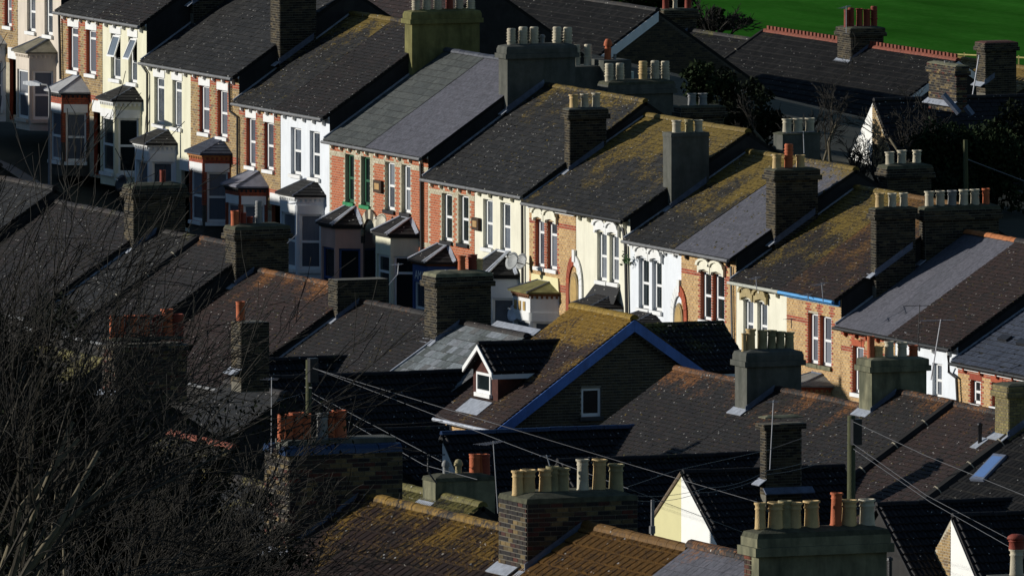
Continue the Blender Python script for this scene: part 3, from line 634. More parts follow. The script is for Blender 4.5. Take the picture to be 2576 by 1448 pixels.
def arch(hs, px, py, mats, w=.44, h=2.2, infill=None):
    """half-round headed passage arch in two colours with a boarded oval light in it."""
    c = PY(px, py, 0); xc, zc = c[0], c[2]
    for sgn, mt in ((-1, mats[0]), (1, mats[1])):
        for k in range(6):
            a0, a1 = math.pi/2*k/6, math.pi/2*(k+1)/6; f = lambda a, r: V(xc+sgn*(w+r)*math.sin(a), -.014, zc+(w+r)*1.45*math.cos(a))
            mb = MB(); mb.prism([f(a0+.01, 0), f(a0+.01, .24), f(a1-.01, .24), f(a1-.01, 0)], (0, -.05, 0)); part(mb, 'arch_brick' if mt is RB else 'arch_stone', mt, hs)
        mb = MB(); x = xc+sgn*w; mb.bx(min(x, x+sgn*.24), max(x, x+sgn*.24), -.064, -.014, zc-h, zc); part(mb, 'arch_pier', mt, hs)
    mb = MB(); mb.bx(xc-.1, xc+.1, -.09, -.014, zc+w*1.5+.1, zc+w*1.5+.5); part(mb, 'keystone', white, hs)
    mb = MB(); mb.prism([V(xc+.36*math.cos(2*math.pi*k/16), -.014, zc-.25+.66*math.sin(2*math.pi*k/16)) for k in range(16)], (0, -.05, 0)); part(mb, 'boarded_light', wood, hs)
    mb = MB(); mb.prism([V(xc+.27*math.cos(2*math.pi*k/16), -.064, zc-.25+.55*math.sin(2*math.pi*k/16)) for k in range(16)], (0, -.01, 0)); part(mb, 'oval_panel', M('ochre_board', [(.42, .28, .10)], .8, (6, .3)), hs)
r6a = W4(2, 1, (178, 200, 246, 572), (266, 218, 342, 592))
hs, g, X0, X1 = mh(5, 0, 'ochre brick house with white hooded windows and a cream panel above its ornate white bay', kind='slate', am=.72, span=2.0, fascia=white)
facade(hs, g, X0, X1, 'yb2', r6a, quoin=RB, bands=(.78, 2.85), brk=0, pane=glass, split=.72); hoods(hs, g, X0, r6a, ivory)
bb = bay(hs, g, *t_(2, 1, 368, 765), t_(2, 1, 0, 690)[1], rk=olive, wall=white, corn=M('rusty_dentils', [(.16, .07, .03)]), w=2.5, head=.95, tall=1.0, split=0)
mb = MB(); p = PY(*t_(2, 1, 160, 612), 0); q = PY(*t_(2, 1, 362, 700), 0); mb.prism([V(p[0], -.014, p[2]), V(q[0]-.05, -.014, p[2]), V(q[0]+.05, -.014, q[2]-.3), V(p[0]-.1, -.014, q[2]-.3)], (0, -.05, 0)); part(mb, 'cream_panel', M('cream_yellow_paint', [(.75, .68, .38)], .7, (2, .05)), hs)
for k in range(3):
    mb = MB(); mb.bx(bb['X0']+.65+k*.38, bb['X0']+.83+k*.38, -.88, -.852, bb['ze']-.62, bb['ze']-.32); part(mb, 'yellow_panel', M('ochre_board', [(.42, .28, .10)], .8, (6, .3)), hs)
arch(hs, *t_(2, 1, 478, 700), (RB, white))
r6b = W4(2, 1, (642, 295, 717, 678), (735, 315, 808, 692))
hs, g, X0, X1 = mh(5, 1, 'ivory house with a steep dark slated apron above its bay', kind='slate', am=.68, span=1.8, gutm=black)
facade(hs, g, X0, X1, 'ivory', r6b, brk=6, trim=ivory, pane=glass); hoods(hs, g, X0, r6b, white)
bb = bay(hs, g, *t_(2, 1, 838, 878), t_(2, 1, 0, 790)[1], rk='dark', wall=white, w=2.5)
mb = MB(); p = PY(*t_(2, 1, 632, 690), 0); q = PY(*t_(2, 1, 815, 705), 0); mb.prism([V(p[0], -.02, p[2]), V(q[0], -.02, p[2]), V(q[0]+.15, -.30, bb['zt']-.25), V(p[0]-.3, -.30, bb['zt']-.25)], (0, .02, .03)); part(mb, 'slate_apron', ROOF('bay_dark', 9, 0, LY, base='dark'), hs)

# pair 7
r7a = W4(2, 1, (955, 492, 1036, 888), (1056, 512, 1132, 905))
hs, g, X0, X1 = mh(6, 0, 'pale grey painted house with two tall hooded windows and a white fascia', kind='slate', am=.72, span=2.2, fascia=white)
facade(hs, g, X0, X1, 'white', r7a, brk=5, trim=white, pane=glassd); hoods(hs, g, X0, r7a, white)
bay(hs, g, *t_(2, 1, 1145, 1010), t_(2, 1, 0, 925)[1], rk='dark', wall=white, w=2.5)
arch(hs, *t_(2, 1, 1268, 930), (white, RB))
r7b = W4(2, 1, (1425, 595, 1506, 975), (1518, 612, 1605, 990))
hs, g, X0, X1 = mh(6, 1, 'ochre brick house with cream hoods and deep red jambs under a grey lichened roof', kind='grey', am=.42, lc=LY)
facade(hs, g, X0, X1, 'yb2', r7b, quoin=RB, bands=(.85, 3.3), brk=4, trim=blk, pane=glassd); hoods(hs, g, X0, r7b, ivory)
# pair 8
r8a = [(*t_(2, 1, 1745, 802), 1895, 880), (*t_(2, 1, 1850, 822), 1930, 885)]
hs, g, X0, X1 = mh(7, 0, 'cream house with a pale gutter and blistered top, left of the sky blue fascia', kind='brown', am=.66, span=2.6, gutm=M('cream_gutter', [(.45, .45, .38)]))
facade(hs, g, X0, X1, 'ivory', r8a, brk=3, trim=ivory, pane=glass); hoods(hs, g, X0, r8a, M('worn_ochre_trim', [(.35, .28, .14)]))
r8b = W4(3, 1, (305, 908, 380, 1302), (395, 928, 480, 1322))
hs, g, X0, X1 = mh(7, 1, 'ochre brick house with a sky blue fascia and stone sill', kind='brown', am=.62, lc=(.20, .095, .015), span=3, base='red', gutm=skyblue, fascia=skyblue)
facade(hs, g, X0, X1, 'yb2', r8b, quoin=RB, bands=(1.0, 3.6), brk=0, sillm=cement, pane=curtain)
bay(hs, g, 2097, 972, 946, rk=M('concrete_bay_roof', [(.2, .19, .17)], .9), wall=mortar_d, brickm=YB2, corn=RB)
# pair 9
hs, g, X0, X1 = mh(8, 0, 'ochre brick house with red lintels under the plain grey felt slope and orange ridge', kind='felt', base='grey', am=0, ridgem=M('orange_ridge_tile', [(.36, .12, .035), (.42, .15, .05)], .8, (6, .2), lichen=(.2, LY, 99, 1)), gutm=black, rseg=.3)
facade(hs, g, X0, X1, 'yb2', [(*t_(3, 1, 640, 1155), *t_(3, 2, 722, 78))], quoin=RB, bands=(.35, .85), brk=5, trim=RB, pane=curtain, lint=RB, lh=.2)
hs, g, X0, X1 = mh(8, 1, 'white house with black downpipe behind the red orange chimney pots', kind='brown', base='red', am=.15, gutm=black)
facade(hs, g, X0, X1, 'white', [(*t_(3, 1, 1240, 1285), *t_(3, 2, 1315, 112))], brk=4, trim=white, pane=curtain)
mb = MB(); a = PY(2386, 925, -.1); mb.tube([PY(2385, 895, -.3), PY(2386, 935, -.12), PY(2405, 950, -.12), PY(2408, 1010, -.12)], .05); part(mb, 'drainpipe', black, hs)
# pair 10
hs, g, X0, X1 = mh(9, 0, 'brick house at the right edge with a bluish slate roof and white fascia', kind='blue', am=0, gutm=black, fascia=white)
facade(hs, g, X0, X1, 'yb2', [(*t_(3, 1, 1530, 1412), *t_(3, 2, 1605, 158)), (*t_(3, 1, 1690, 1430), *t_(3, 2, 1765, 180))], quoin=RB, bands=(.4,), brk=4, trim=RB, lint=RB, lh=.2, pane=glassd)
for (a, b) in ((1768, 1135), (1908, 1165)):
    p = on_slope(*t_(3, 1, a, b), 4.2, g['zr'], g['m']); mb = MB(); mb.box(p+V(-.35, 0, .03), (.7, 0, 0), (0, .2, .13), (0, -.04, .08)); part(mb, 'roof_vent', blk, hs)
hs, g, X0, X1 = mh(9, 1, 'next brick house beyond the right edge under bluish slates', kind='blue', am=0, gutm=black, fascia=white)
facade(hs, g, X0, X1, 'yb2', [], quoin=RB, brk=4, trim=RB)
def pipe(label, pts, Y=-.08, r=.045, mat=black, grp_='drainpipes'):
    mb = MB(); mb.tube([PY(x, y, Y) for x, y in pts], r); solo(mb, 'drainpipe', mat, label, 'drainpipe', grp_)
pipe('black drainpipe between the cream house and the deep red bay pair', [(357, 165), (370, 185), (370, 340)])
pipe('black double drainpipe left of the shiny grey bay canopy', [(577, 207), (578, 280), (597, 295), (597, 445)])
pipe('black drainpipe between the red brick pairs', [(1058, 412), (1059, 450), (1060, 700)], r=.06)
pipe('black drainpipe between the ivory house and the ochre hooded house', [(1313, 505), (1314, 720)], r=.05)
pipe('thick black drainpipe between the apron house and the pale grey house', [(1565, 562), (1573, 620), (1576, 790)], r=.06)
pipe('thin grey drainpipe left of the cream house with blistered top', [(1838, 670), (1840, 800), (1842, 910)], r=.04, mat=gut)

# ------------------------------------------------------------------ chimneys of the street row
def hp(i, lr): return HS[(i, lr)][0]
chimney(hp(1, 1), (681, 704, 795), -60, 160, Xb=MX[2]+.3, pots=[(720, -120, -62, 24, 'plain', 'w')])
chimney(hp(2, 1), (1018, 1036, 1206), 38, 198, Xb=MX[3]+.3, style='olive', cap='dome', capm=olive,
        pots=[(1046, -8, 36, 24, 'louvre', 'w'), (1073, -8, 37, 24, 'louvre', 'w'), (1101, -6, 37, 24, 'louvre', 'w'), (1130, -22, 38, 20, 'straight', 'r'), (1155, -6, 38, 23, 'louvre', 'w'), (1184, -4, 39, 23, 'louvre', 'w')])
chimney(hp(3, 1), (1254, 1276, 1447), 125, 282, Xb=MX[4]+.3, style='grey', cap='dome', capm=cement_g,
        pots=[(1286, 72, 128, 25, 'louvre', 'w'), (1315, 68, 129, 26, 'louvre', 'w'), (1343, 68, 126, 25, 'louvre', 'w'), (1364, 87, 112, 14, 'cowl', 'g'), (1400, 68, 127, 25, 'louvre', 'w'), (1427, 69, 127, 25, 'louvre', 'w')])
chimney(hp(4, 1), (1420, 1433, 1525), 277, 432, Xb=MX[5]+.3, pots=[(1443, 238, 277, 24, 'plain', 'b'), (1471, 236, 276, 22, 'plain', 'w'), (1499, 234, 275, 23, 'plain', 'w')], capm=cement_g)
chimney(hp(4, 1), (1508, 1531, 1693), 215, 350, pt=PY(1531, 350, 7.2), style='grey', cap='dome', capm=mossy,
        pots=[(1532, 160, 214, 25, 'louvre', 'w'), (1560, 159, 213, 24, 'louvre', 'w'), (1617, 154, 209, 25, 'louvre', 'b'), (1647, 153, 210, 25, 'louvre', 'w'), (1674, 154, 211, 24, 'louvre', 'w')])
chimney(hp(5, 1), (1667, 1688, 1783), 346, 525, Xb=MX[6]+.3, style='grey', cap='slab', corbel=0, capm=cement_g,
        pots=[(1701, 303, 344, 25, 'plain', 'w'), (1733, 301, 344, 24, 'plain', 'k'), (1757, 302, 344, 23, 'plain', 'w')])
chimney(hp(5, 1), (1700, 1715, 1820), 272, 400, pt=PY(1715, 400, 8.5), style='brick', capm=mossy, pots=[(1740, 235, 272, 24, 'plain', 'g'), (1768, 235, 272, 24, 'plain', 'g')])
chimney(hp(6, 1), (1927, 1950, 2057), 430, 612, Xb=MX[7]+.3, capm=mossy,
        pots=[(1953, 388, 427, 25, 'plain', 'b'), (1983, 362, 425, 25, 'louvre', 't'), (2013, 390, 425, 25, 'plain', 'b')])
chimney(hp(6, 1), (1945, 1968, 2062), 340, 470, pt=PY(1968, 470, 7.5), style='grey', cap='flat', corbel=0, pots=[(1979, 299, 341, 26, 'plain', 'w'), (2007, 298, 341, 26, 'plain', 'w'), (2036, 297, 341, 25, 'plain', 'w')])
chimney(hp(7, 1), (2190, 2203, 2302), 527, 692, Xb=MX[8]+.3, capm=mossy,
        pots=[(2212, 486, 524, 25, 'plain', 'b'), (2244, 486, 525, 23, 'plain', 'w'), (2273, 485, 525, 23, 'plain', 'w')])
chimney(hp(7, 1), (2312, 2327, 2512), 530, 660, Xb=MX[8]+.32, flashm=0, capm=mossy, cap='dome',
        pots=[(2337, 481, 525, 25, 'plain', 'w'), (2365, 480, 525, 25, 'plain', 'w'), (2394, 479, 524, 25, 'plain', 'g'), (2423, 477, 524, 25, 'plain', 'w'), (2452, 476, 524, 25, 'plain', 'w'), (2480, 474, 523, 20, 'plain', 't')])
chimney(hp(7, 0), (2210, 2232, 2342), 425, 520, pt=PY(2232, 520, 9.5), capm=mossy, cap='dome',
        pots=[(2238, 382, 420, 25, 'plain', 'w'), (2268, 378, 420, 25, 'plain', 'w'), (2305, 378, 418, 24, 'plain', 'w')])
chimney(hp(0, 1), (468, 486, 590), -90, 10, Xb=MX[1]+.3)

# ------------------------------------------------------------------ second row: rear slopes face the camera
YR2 = -19.0; g2 = 'terraced houses with their backs to the camera'
R2 = {}
def r2(key, label, p0, p1, kind, X0=None, X1=None, Yr=YR2, grp_=g2, **k):
    a = PY(*p0, Yr); b = PY(*p1, Yr); zr = (a[2]+b[2])/2; X0 = a[0] if X0 is None else X0; X1 = b[0] if X1 is None else X1
    hs = thing('terraced_house', label, 'house', (X0, Yr, zr-8.6), grp_)
    g = terr(hs, X0, X1, Yr, zr, kind=kind, gutm=gut, **k); R2[key] = (hs, g)
    if key in 'bef': flash(hs, g)
    return hs, g
def party(x, y, key):                                 # where a stack corner meets the lower roof on its right
    Yr, zr = key; p = on_slope(x, y, Yr, zr, 2.75/4.2); return p
def zr_at(p, Yr=YR2): return PY(*p, Yr)[2]
za, zb, zc, zd, ze_, zf, zg_, zh, zi = [zr_at(p) for p in ((300, 542), (500, 601), (740, 700), (990, 776), (1210, 824), (1810, 950), (2050, 998), (2330, 1002), (2450, 1032))]
ca = party(336, 629, (YR2, zb)); cb = party(593, 720, (YR2, zc)); cc = party(848, 806, (YR2, zd)); cD = party(1098, 862, (YR2, ze_))
cf = party(1878, 1036, (YR2, zg_)); cg = party(2192, 1040, (YR2, zh)); ch = party(2537, 1100, (YR2, zi+.1))
q = .3
r2('a', 'brown tiled rear slope of a terraced house seen through the bare tree twigs', (140, 508), (313, 545), 'brown', X1=ca[0]-q, am=.12, lc=LG)
r2('b', 'brown grey tiled roof half left of the long moulded party ridge behind the bare tree', (400, 582), (505, 603), 'slate', X0=ca[0]-q+.01, am=.1, lc=LG)
r2('c', 'brown tiled roof half between the moulded party ridge and the mossy capped brick stack', (505, 603), (568, 612), 'brown', X1=cb[0]-q, am=.12, lc=LO)
r2('d', 'reddish brown roof with orange lichen along its ridge', (650, 683), (825, 715), 'brown', base='red', X0=cb[0]-q+.01, X1=cc[0]-q, am=.38, lc=LO)
r2('e', 'large brown speckled roof right of the potless low brick stack', (910, 760), (1065, 790), 'brown', X0=cc[0]-q+.01, X1=cD[0]-q, am=.15, lc=LO)
xg = PX(1245, 1080, 0)
r2('f', 'patchwork roof of grey blue slates beside the blue bargeboard gable', (1175, 818), (1250, 830), 'patch', X0=cD[0]-q+.01, X1=cD[0]+5.2, am=0)
chimney(R2['a'][0], (313, 336, 466), 475, 629, pt=ca, cap='dome', pots=[(409, 428, 472, 16, 'straight', 'r'), (376, 462, 476, 9, 'cowl', 'g')], crs=.08)
chimney(R2['c'][0], (568, 593, 726), 578, 722, pt=cb, cap='dome', pots=[(591, 530, 573, 22, 'straight', 't'), (612, 535, 573, 16, 'straight', 'r'), (650, 505, 572, 20, 'louvre', 'g'), (628, 545, 573, 18, 'plain', 'r')], crs=.08)
chimney(R2['d'][0], (826, 848, 976), 705, 806, pt=cc, cap='none', corbel=0, crs=.08)
chimney(R2['e'][0], (1068, 1098, 1235), 697, 862, pt=cD, cap='dome', capm=cement, pots=[(1161, 643, 694, 22, 'plain', 't'), (1189, 640, 694, 25, 'straight', 'r'), (1203, 651, 698, 26, 'plain', 'b'), (1122, 678, 694, 10, 'cowl', 'g')], crs=.08)
def verge_rib(hs, g, x, w=.16, mat=None):
    s = nrm(V(0, g['Yr']-g['Yf'], g['zr']-g['ze'])); n = nrm(V(0, -s[2], s[1])); mb = MB(); p = V(x, g['Yf']-.2, g['ze']-.13)+n*.06
    mb.tube([p, p+s*(math.hypot(g['Yr']-g['Yf'], g['zr']-g['ze'])+.2)], w, 8); part(mb, 'party_ridge_moulding', mat or sidew, hs)
    for k in (1.0, 1.9, 3.1, 4.2):
        mb = MB(); q_ = p+s*k; mb.tube([q_, q_+s*.03], w+.015, 8); part(mb, 'mortar_joint', mortar, hs)
verge_rib(R2['c'][0], R2['c'][1], R2['c'][1]['X0'])
r2('g', 'dark roof with lichened crest right of the blue bargeboard gable', (1765, 938), (1850, 962), 'brown', X0=PY(1700, 930, YR2)[0], X1=cf[0]-q, am=.35, lc=LO)
r2('h', 'brown tiled roof between the two rendered stacks, lichen along the ridge', (1935, 978), (2160, 1020), 'brown', X0=cf[0]-q+.01, X1=cg[0]-q, am=.34, lc=LO)
r2('i', 'speckled roof half left of the sloping party ridge moulding, right of the pale rendered stack', (2250, 985), (2400, 1015), 'brown', X0=cg[0]-q+.01, am=.3, lc=LO)
r2('j', 'speckled roof half between two sloping mouldings with a short black flue', (2400, 1015), (2505, 1043), 'brown', base='red', X0=R2['i'][1]['X1']+.01, X1=ch[0]-q, am=.3, lc=LO)
r2('k', 'ribbed tile roof with a rooflight at the right edge', (2560, 1062), (2640, 1078), 'rib', base='slate', X0=ch[0]-q+.01, X1=ch[0]+9, am=.2, lc=LG)
verge_rib(R2['j'][0], R2['j'][1], R2['j'][1]['X0']); verge_rib(R2['k'][0], R2['k'][1], R2['k'][1]['X0']+.1, w=.2)
chimney(R2['g'][0], (1848, 1878, 2015), 895, 1036, pt=cf, style='grey', cap='dome', capm=cement_g,
        pots=[(1869, 838, 884, 14, 'tall', 'b'), (1887, 827, 886, 26, 'plain', 'b'), (1917, 830, 886, 26, 'straight', 'k'), (1940, 830, 884, 24, 'plain', 'k'), (1962, 833, 886, 26, 'plain', 'k'), (1985, 835, 884, 26, 'plain', 'k')])
chimney(R2['h'][0], (2160, 2192, 2330), 908, 1042, pt=cg, style='cement', cap='flat', capm=cement,
        pots=[(2190, 845, 906, 20, 'straight', 't'), (2208, 870, 907, 28, 'plain', 'b'), (2236, 858, 907, 26, 'plain', 'w'), (2268, 860, 907, 28, 'plain', 'w'), (2297, 868, 907, 26, 'plain', 't')])
chimney(R2['j'][0], (2503, 2537, 2680), 972, 1100, pt=ch, brickm=M('mustard_stack_brick', [(.20, .17, .06), (.14, .11, .05), (.25, .2, .08)], .9, (9, .3)), crs=.08)
gk = R2['k'][1]
def rooflight(hs, g, tl, tr, br, bl):
    P = [on_slope(*p, g['Yr'], g['zr'], g['m'])+V(0, -.04, .06) for p in (tl, tr, br, bl)]; n = nrm(np.cross(P[1]-P[0], P[3]-P[0])); n = n if n[2] > 0 else -n
    mb = MB(); mb.prism(P, n*.08); w = part(mb, 'rooflight', leadb, hs); c = sum(P)/4
    mb = MB(); mb.quad(*[c+(p-c)*.82+n*.085 for p in P]); part(mb, 'pane', M('rooflight_glass', [(.10, .18, .38)], .12, (1, .1), bump=0, spec=.8), w)
rooflight(R2['k'][0], gk, (2505, 1150), (2537, 1154), (2478, 1216), (2444, 1214))
p = on_slope(2464, 1118, YR2, R2['j'][1]['zr'], R2['j'][1]['m']); mb = MB(); mb.lathe(p-V(0, 0, .1), [(.06, 0), (.06, .62), (.075, .62), (.075, .7), (.02, .72)]); f_ = part(mb, 'flue_pipe', blk, R2['j'][0], smooth=True)
mb = MB(); mb.box(p+V(-.22, -.2, -.1), (.45, 0, 0), (0, .4, .26), (0, -.02, .03)); part(mb, 'lead_flashing', lead, f_)

# the gabled house with blue bargeboards
Xg = PY(1595, 803, YR2)[0]; ap = PX(1595, 803, Xg); el = PX(1246, 1080, Xg); rl = PX(1440, 772, 0); XL = PY(1440, 772, YR2)[0]
run = ap[1]-el[1]; rise = ap[2]-el[2]; zg = ap[2]-10
bh = thing('gabled_house', 'end of terrace house with blue bargeboards on a dark brick gable and mossy orange ridge', 'house', (Xg, YR2, zg))
mR = rise/run; yR = ap[1]+(run); brown = ROOF('brown', ap[2], .70, (.30, .17, .012), base='red', span=1.7)
hole = [PX(1470, 978, Xg), PX(1519, 1048, Xg)]
mb = MB(); rv = MB(); Yw0 = el[1]+.35; a = V(0, 1, 0); n = V(1, 0, 0); o = V(Xg-.25, Yw0, 0)
hx = (hole[0][1]-Yw0, hole[1][1]-Yw0, hole[1][2], hole[0][2]); zE = el[2]+.1
panel(mb, rv, o, a, n, 2*(ap[1]-Yw0), zg, zE, []) ; W_ = 2*(ap[1]-Yw0); zA = ap[2]-.25
def tri(u): return zE+(zA-zE)*(1-abs(u-W_/2)/(W_/2))
us = [0, hx[0], hx[1], W_/2, W_]
for u0, u1 in zip(us[:-1], us[1:]):
    P = lambda u, z: V(Xg-.25, Yw0+u, z)
    if u0 == hx[0]:
        mb.quad(P(u0, zE), P(u1, zE), P(u1, hx[2]), P(u0, hx[2])); mb.quad(P(u0, hx[3]), P(u1, hx[3]), P(u1, tri(u1)), P(u0, tri(u0)))
    else: mb.quad(P(u0, zE), P(u1, zE), P(u1, tri(u1)), P(u0, tri(u0)))
wl = part(mb, 'gable_wall', M('gable_mortar', [(.24, .225, .18)], .95, (5, .35)), bh)
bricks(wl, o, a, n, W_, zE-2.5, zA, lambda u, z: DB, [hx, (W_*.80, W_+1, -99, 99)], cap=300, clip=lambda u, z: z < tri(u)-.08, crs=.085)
window(bh, o, a, n, *hx, depth=.06, sill=M('dark_stone', [(.06, .06, .06)]), pane=glassd, split=0)
s = nrm(V(0, run, rise)); nn = nrm(V(0, -rise, run)); L = math.hypot(run, rise); X0 = XL
mb = MB(); mb.box(V(X0, el[1], el[2])-nn*.12, (Xg-X0, 0, 0), s*L, nn*.12); s2 = nrm(V(0, -run, rise)); n2 = nrm(V(0, rise, run)); mb.box(V(X0, yR, el[2])-n2*.12, (Xg-X0, 0, 0), s2*L, n2*.12)
rf = part(mb, 'roof', brown, bh); tiles(rf, V(X0, el[1], el[2]), V(1, 0, 0), s, Xg-X0, L, 'plain', brown, cap=300)
tiles(rf, V(X0, yR, el[2]), V(1, 0, 0), s2, Xg-X0, L, 'plain', brown, cap=0)
ridge(rf, (X0, ap[1], ap[2]+.02), (Xg+.02, ap[1], ap[2]+.02), ROOF('ridge_mossy', ap[2], .95, (.36, .22, .02), base='brown'), r=.15)
for sg, ye, nv in ((1, el[1], nn), (-1, yR, n2)):
    mb = MB(); vt = .36; mb.prism([V(Xg, ye, el[2]-vt), V(Xg, ye, el[2]-.01), V(Xg, ap[1]-sg*.003, ap[2]-.01), V(Xg, ap[1]-sg*.003, ap[2]-vt)], (.05, 0, 0)); part(mb, 'bargeboard', bluep, bh)
# side wall under the left eave, facing the gardens
mb = MB(); mb.bx(X0, Xg-.26, Yw0, Yw0+.2, zg, el[2]+.15); sw_ = part(mb, 'side_wall', mortar, bh); bricks(sw_, V(X0, Yw0, 0), V(1, 0, 0), V(0, -1, 0), Xg-.26-X0, el[2]-1.6, el[2]+.1, lambda u, z: YB2, cap=100)
mb = MB(); mb.tube([(X0, el[1]-.05, el[2]-.08), (Xg, el[1]-.05, el[2]-.08)], .06, 8); part(mb, 'gutter', lead, bh)
xw = PY(1140, 1065, Yw0)[0]; mb = MB(); mb.bx(xw-.4, xw-.1, Yw0-.05, Yw0, el[2]-1.3, el[2]-.15); part(mb, 'blocked_window', blk, bh)
# dormers: small gabled roofs running into the slope
def dormer(front, apex, base, hw, drop, ybk, kind='roll', window_rect=None, cheek=None, sg=-1, fascia_m=white, roofm=None):
    X = front[0]; Yd = front[1]; zt = front[2]
    d = ybk-Yd; mb = MB(); rm = roofm or ROOF('dormer_dark', zt, .1, LG, base='dark'); tn = drop/hw
    for sx in (1, -1):
        s_ = nrm(V(-sx*hw, 0, drop)); Ls = math.hypot(hw, drop); n_ = nrm(V(sx*drop, 0, hw)); O = V(X+sx*hw, min(Yd, ybk), zt-drop)
        m_ = MB(); m_.box(O-n_*.08, (0, abs(d), 0), s_*Ls, n_*.08); r_ = part(m_, 'dormer_roof', rm, bh)
        if sx == 1: tiles(r_, O, V(0, 1, 0), s_, abs(d), Ls, kind, rm, cap=120)
    ridge(r_, (X, min(Yd, ybk), zt+.02), (X, max(Yd, ybk), zt+.02), rm, r=.1)
    m_ = MB(); w = hw-.18; m_.prism([V(X-w, Yd-sg*.25, base), V(X+w, Yd-sg*.25, base), V(X+w, Yd-sg*.25, zt-drop+.1), V(X, Yd-sg*.25, zt-.15), V(X-w, Yd-sg*.25, zt-drop+.1)], (0, -sg*(abs(d)-.3), 0)); part(m_, 'dormer_cheek', cheek or M('red_hung_tile', [(.06, .02, .014)], .9, (6, .4)), bh)
    for sx in (1, -1):
        s_ = nrm(V(-sx*hw, 0, drop)); m_ = MB(); m_.box(V(X+sx*hw, Yd-.03, zt-drop-.16), s_*math.hypot(hw, drop), (0, .05, 0), (0, 0, .16)); part(m_, 'bargeboard', fascia_m, bh)
    m_ = MB(); m_.bx(X+hw-.06, X+hw-.02, min(Yd, ybk), max(Yd, ybk), zt-drop-.2, zt-drop-.06); part(m_, 'fascia', fascia_m, bh)
    return X
# the left dormer: its front faces the gardens
dz = on_slope(1213, 1010, ap[1], ap[2], mR)            # foot of the dormer on the slope
fx = dz[0]; fp = PX(1210, 866, fx); fp[1] = dz[1]-.1
fp = V(fx, dz[1]-.15, PX(1210, 866, fx)[2]); xe = PX(1408, 868, fx)
dormer(fp, None, dz[2], 1.15, .75, xe[1], sg=-1)
window(bh, V(fx-.62, dz[1]+.09, 0), V(1, 0, 0), V(0, -1, 0), 0, 1.1, dz[2]+.25, fp[2]-.85, depth=-.02, pane=glassd, split=0, sill=white)
mb = MB(); mb.box(V(fx-.85, dz[1]-.5, dz[2]-.36), (1.7, 0, 0), (0, .5, .36), (0, -.03, .05)); part(mb, 'lead_apron', lead, bh)
# the right dormer on the far slope
fx2 = Xg-3.3; p0 = PX(1640, 818, fx2); p1 = PX(1820, 814, fx2)
dormer(V(fx2, p1[1], p1[2]), None, p1[2]-3, 2.2, 1.25, p0[1]-2, sg=1, fascia_m=white, roofm=ROOF('dormer_mossy', p1[2]+.2, .5, (.16, .14, .03), base='dark'))
# the low rendered stack left of the gabled house
chimney(R2['f'][0], (1253, 1268, 1380), 832, 905, pt=on_slope(1268, 885, YR2, ze_, 2.75/4.2)+V(.4, 1.0, .6), style='olive', cap='slab', corbel=0, capm=olive)

# ------------------------------------------------------------------ rear extensions between the rows
g3 = 'gabled rear extensions between the terraces'
def ext(label, l, r, plane=None, X=None, hw=2.3, hwL=None, pitch=.72, kind='roll', base='dark', am=.08, lc=LG, gm=None, gm2=None, wallh=5, ridgem=None, cap=220, gbrick=None, barge=None, grp_=g3, D=None, oh=.12, wallm=None, gap=.12):
    if X is None:
        q_ = on_slope(*r, *plane) if D is None else PD(*l, D); X = q_[0]
    a, b = PX(*l, X), PX(*r, X); z = (a[2]+b[2])/2; Y0, Y1 = a[1], b[1]+.3; hwL = hw if hwL is None else hwL; Ln = Y1-Y0
    e = thing('rear_extension', label, 'building', (X, Y0, z-hw*pitch-wallh), grp_)
    rm = ROOF('ext_'+base, z, am, lc, base=base)
    s_ = nrm(V(-hw, 0, hw*pitch)); n_ = nrm(V(hw*pitch, 0, hw)); L_ = math.hypot(hw, hw*pitch); O = V(X+hw, Y0, z-hw*pitch)
    mb = MB(); mb.box(O-n_*.08, (0, Ln, 0), s_*L_, n_*.075)
    s2_ = nrm(V(hwL, 0, hwL*pitch)); n2_ = nrm(V(-hwL*pitch, 0, hwL)); mb.box(V(X-hwL, Y0, z-hwL*pitch)-n2_*.08, (0, Ln, 0), s2_*math.hypot(hwL, hwL*pitch), n2_*.10)
    rf_ = part(mb, 'roof', rm, e); tiles(rf_, O, V(0, 1, 0), s_, Ln, L_, kind, rm, cap=cap)
    ridge(rf_, (X, Y0, z+.02), (X, Y1, z+.02), ridgem or rm, r=.11, seg=.42)
    zw = z-hw*pitch; zb_ = zw-wallh; wm = wallm or sidew
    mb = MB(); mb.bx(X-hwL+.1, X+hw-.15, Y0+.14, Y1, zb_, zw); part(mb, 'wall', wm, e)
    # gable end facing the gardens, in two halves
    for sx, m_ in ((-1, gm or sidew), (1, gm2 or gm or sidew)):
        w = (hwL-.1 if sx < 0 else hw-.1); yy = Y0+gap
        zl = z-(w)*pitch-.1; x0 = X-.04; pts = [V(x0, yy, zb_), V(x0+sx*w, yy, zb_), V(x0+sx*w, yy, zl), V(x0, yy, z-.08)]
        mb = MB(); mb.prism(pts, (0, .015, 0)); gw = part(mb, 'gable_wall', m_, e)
        if gbrick and sx in gbrick[1]:
            oo = V(x0-w if sx < 0 else x0, yy, 0); bricks(gw, oo, V(1, 0, 0), V(0, -1, 0), w, zb_+wallh*.4, z-.1, lambda u, zz: gbrick[0], cap=150, clip=lambda u, zz: zz < z-.14-pitch*abs((oo[0]+u)-X), crs=.08)
        if barge:
            s3 = nrm(V(-sx*w, 0, w*pitch)); mb = MB(); mb.box(V(X+sx*(w+.05), Y0-.02, z-(w+.05)*pitch-.14), s3*math.hypot(w, w*pitch)*1.03, (0, .05, 0), (0, 0, .14)); part(mb, 'bargeboard', barge, e)
    mb = MB(); mb.tube([(X+hw+.03, Y0, z-hw*pitch-.04), (X+hw+.03, Y1, z-hw*pitch-.04)], .05, 6); part(mb, 'gutter', blk, e)
    return e, X, Y0, Y1, z
m2 = 2.75/4.2
